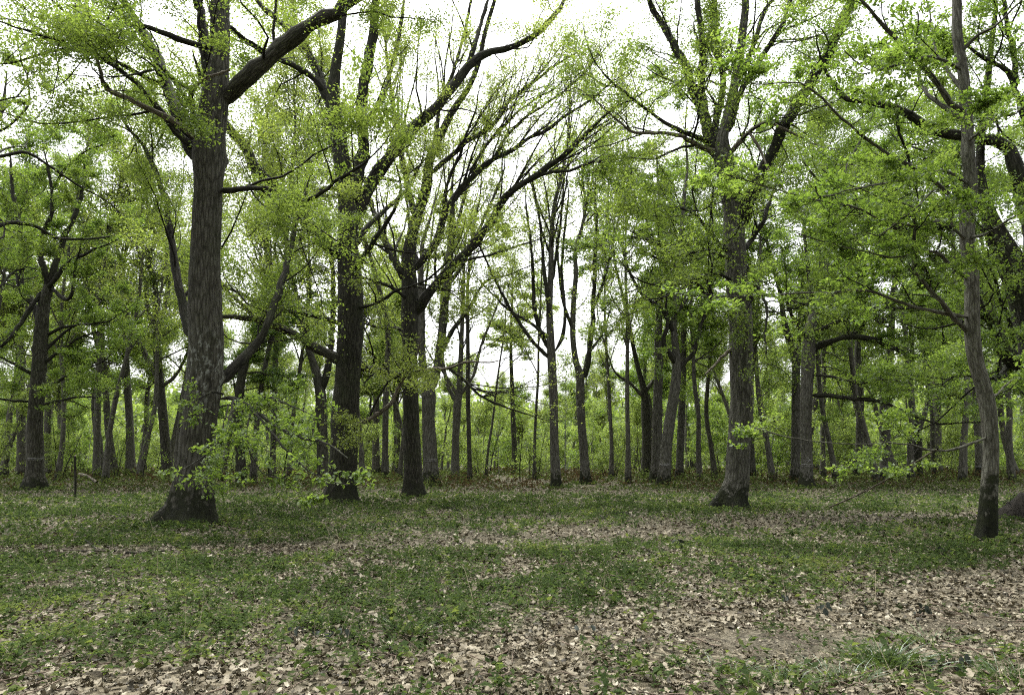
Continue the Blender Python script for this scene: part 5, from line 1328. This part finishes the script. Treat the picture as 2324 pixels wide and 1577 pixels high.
link("weed_tufts", make_mesh("weed_tufts", V, [F], M['herb'], False, {'v': A}), kind="stuff", label="taller leafy weeds scattered on the floor and round the trunk feet", cat="weeds")
X, Y = [], []
for fx, fy, fr, dd in FEET:
    if dd > 35: continue
    n = 160; th = rg.random(n) * 6.283; r = fr * 1.15 + np.abs(rg.normal(size=n)) * .4; X.append(fx + r * np.cos(th)); Y.append(fy + r * np.sin(th))
X, Y = np.concatenate(X), np.concatenate(Y)
V, F, A = scatter(rg, far_t, np.stack([X, Y, ground_z(X, Y) + rg.random(len(X)) * .10], 1), rg.uniform(.08, .14, len(X)), tilt=.6, val=rg.normal(.45, .2, len(X)).clip(0, 1))
link("drifted_leaves", make_mesh("drifted_leaves", V, [F], M['litter'], False, {'v': A}), kind="stuff", label="dead leaves drifted against the feet of the near trunks", cat="leaf litter")
n = 330; x, y = in_view(rg, n, 4.5, 22, power=2); z = ground_z(x, y); hgt = rg.uniform(.12, .5, n); ln = rg.normal(size=(n, 2)) * .35
tt = np.linspace(0, 1, 4)[None, :, None]
P = np.stack([x, y, z - .02], 1)[:, None] + np.concatenate([ln * hgt[:, None], hgt[:, None]], 1)[:, None] * tt + np.concatenate([ln * .3 * hgt[:, None], 0 * hgt[:, None]], 1)[:, None] * tt ** 2
V, F, B = tubes(P, np.repeat(np.linspace(.0032, .0016, 4)[None], n, 0) * np.clip(y / 8, .8, 2)[:, None], 3)
link("dry_stalks", make_mesh("dry_stalks", V, [F], plain_mat("dry_stalk", (.26, .22, .15)), True), kind="stuff", label="thin dry pale stalks standing among the herbs", cat="stalks")

# grass tufts
for px, py, n, h, w, lab in ((925, 1440, 150, .13, .13, "grass tuft beside the dark leaves in the front leaf drift"), (2005, 1510, 320, .15, .2, "largest bright grass tuft on the bare soil, lower right"), (1772, 1545, 140, .12, .15, "grass tuft at the photo's bottom edge, below the bare soil"),
                             (1912, 1543, 140, .12, .15, "grass tuft at the bottom edge just left of the largest tuft"), (2296, 1550, 160, .14, .18, "grass tuft in the bottom right corner of the photo"), (2112, 1458, 120, .10, .2, "thin grass patch above the largest tuft, right of the bare soil"), (1650, 1530, 90, .09, .2, "sparse short grass left of the bottom edge tufts")):
    P, s = unproj(px, py, fd(py)); base = np.array([P[0], P[1], float(ground_z(P[0], P[1]))])
    b = np.concatenate([rg.normal(size=(n, 2)) * w * .55, np.full((n, 1), 0)], 1)
    lean = np.concatenate([b[:, :2] * 1.2 + rg.normal(size=(n, 2)) * .06, (h * rg.uniform(.5, 1.2, n))[:, None]], 1)
    sd_ = norm(np.stack([-lean[:, 1], lean[:, 0], 0 * lean[:, 0]], 1) + rg.normal(size=(n, 3)) * .3) * .004
    m1 = b + lean * [.35, .35, .6]; tp = b + lean
    V = np.stack([b - sd_, b + sd_, m1 + sd_ * .8, m1 - sd_ * .8, tp], 1).reshape(-1, 3)
    k = np.arange(n)[:, None] * 5
    link("grass_tuft", make_mesh("grass_tuft", V, [k + [0, 1, 2, 3], k + [3, 2, 4]], M['grass'], False, {'v': np.repeat(rg.random(n), 5)}), loc=base, label=lab, cat="grass", group="grass tufts on the floor")
print("TRIANGLES", TRIS[0])
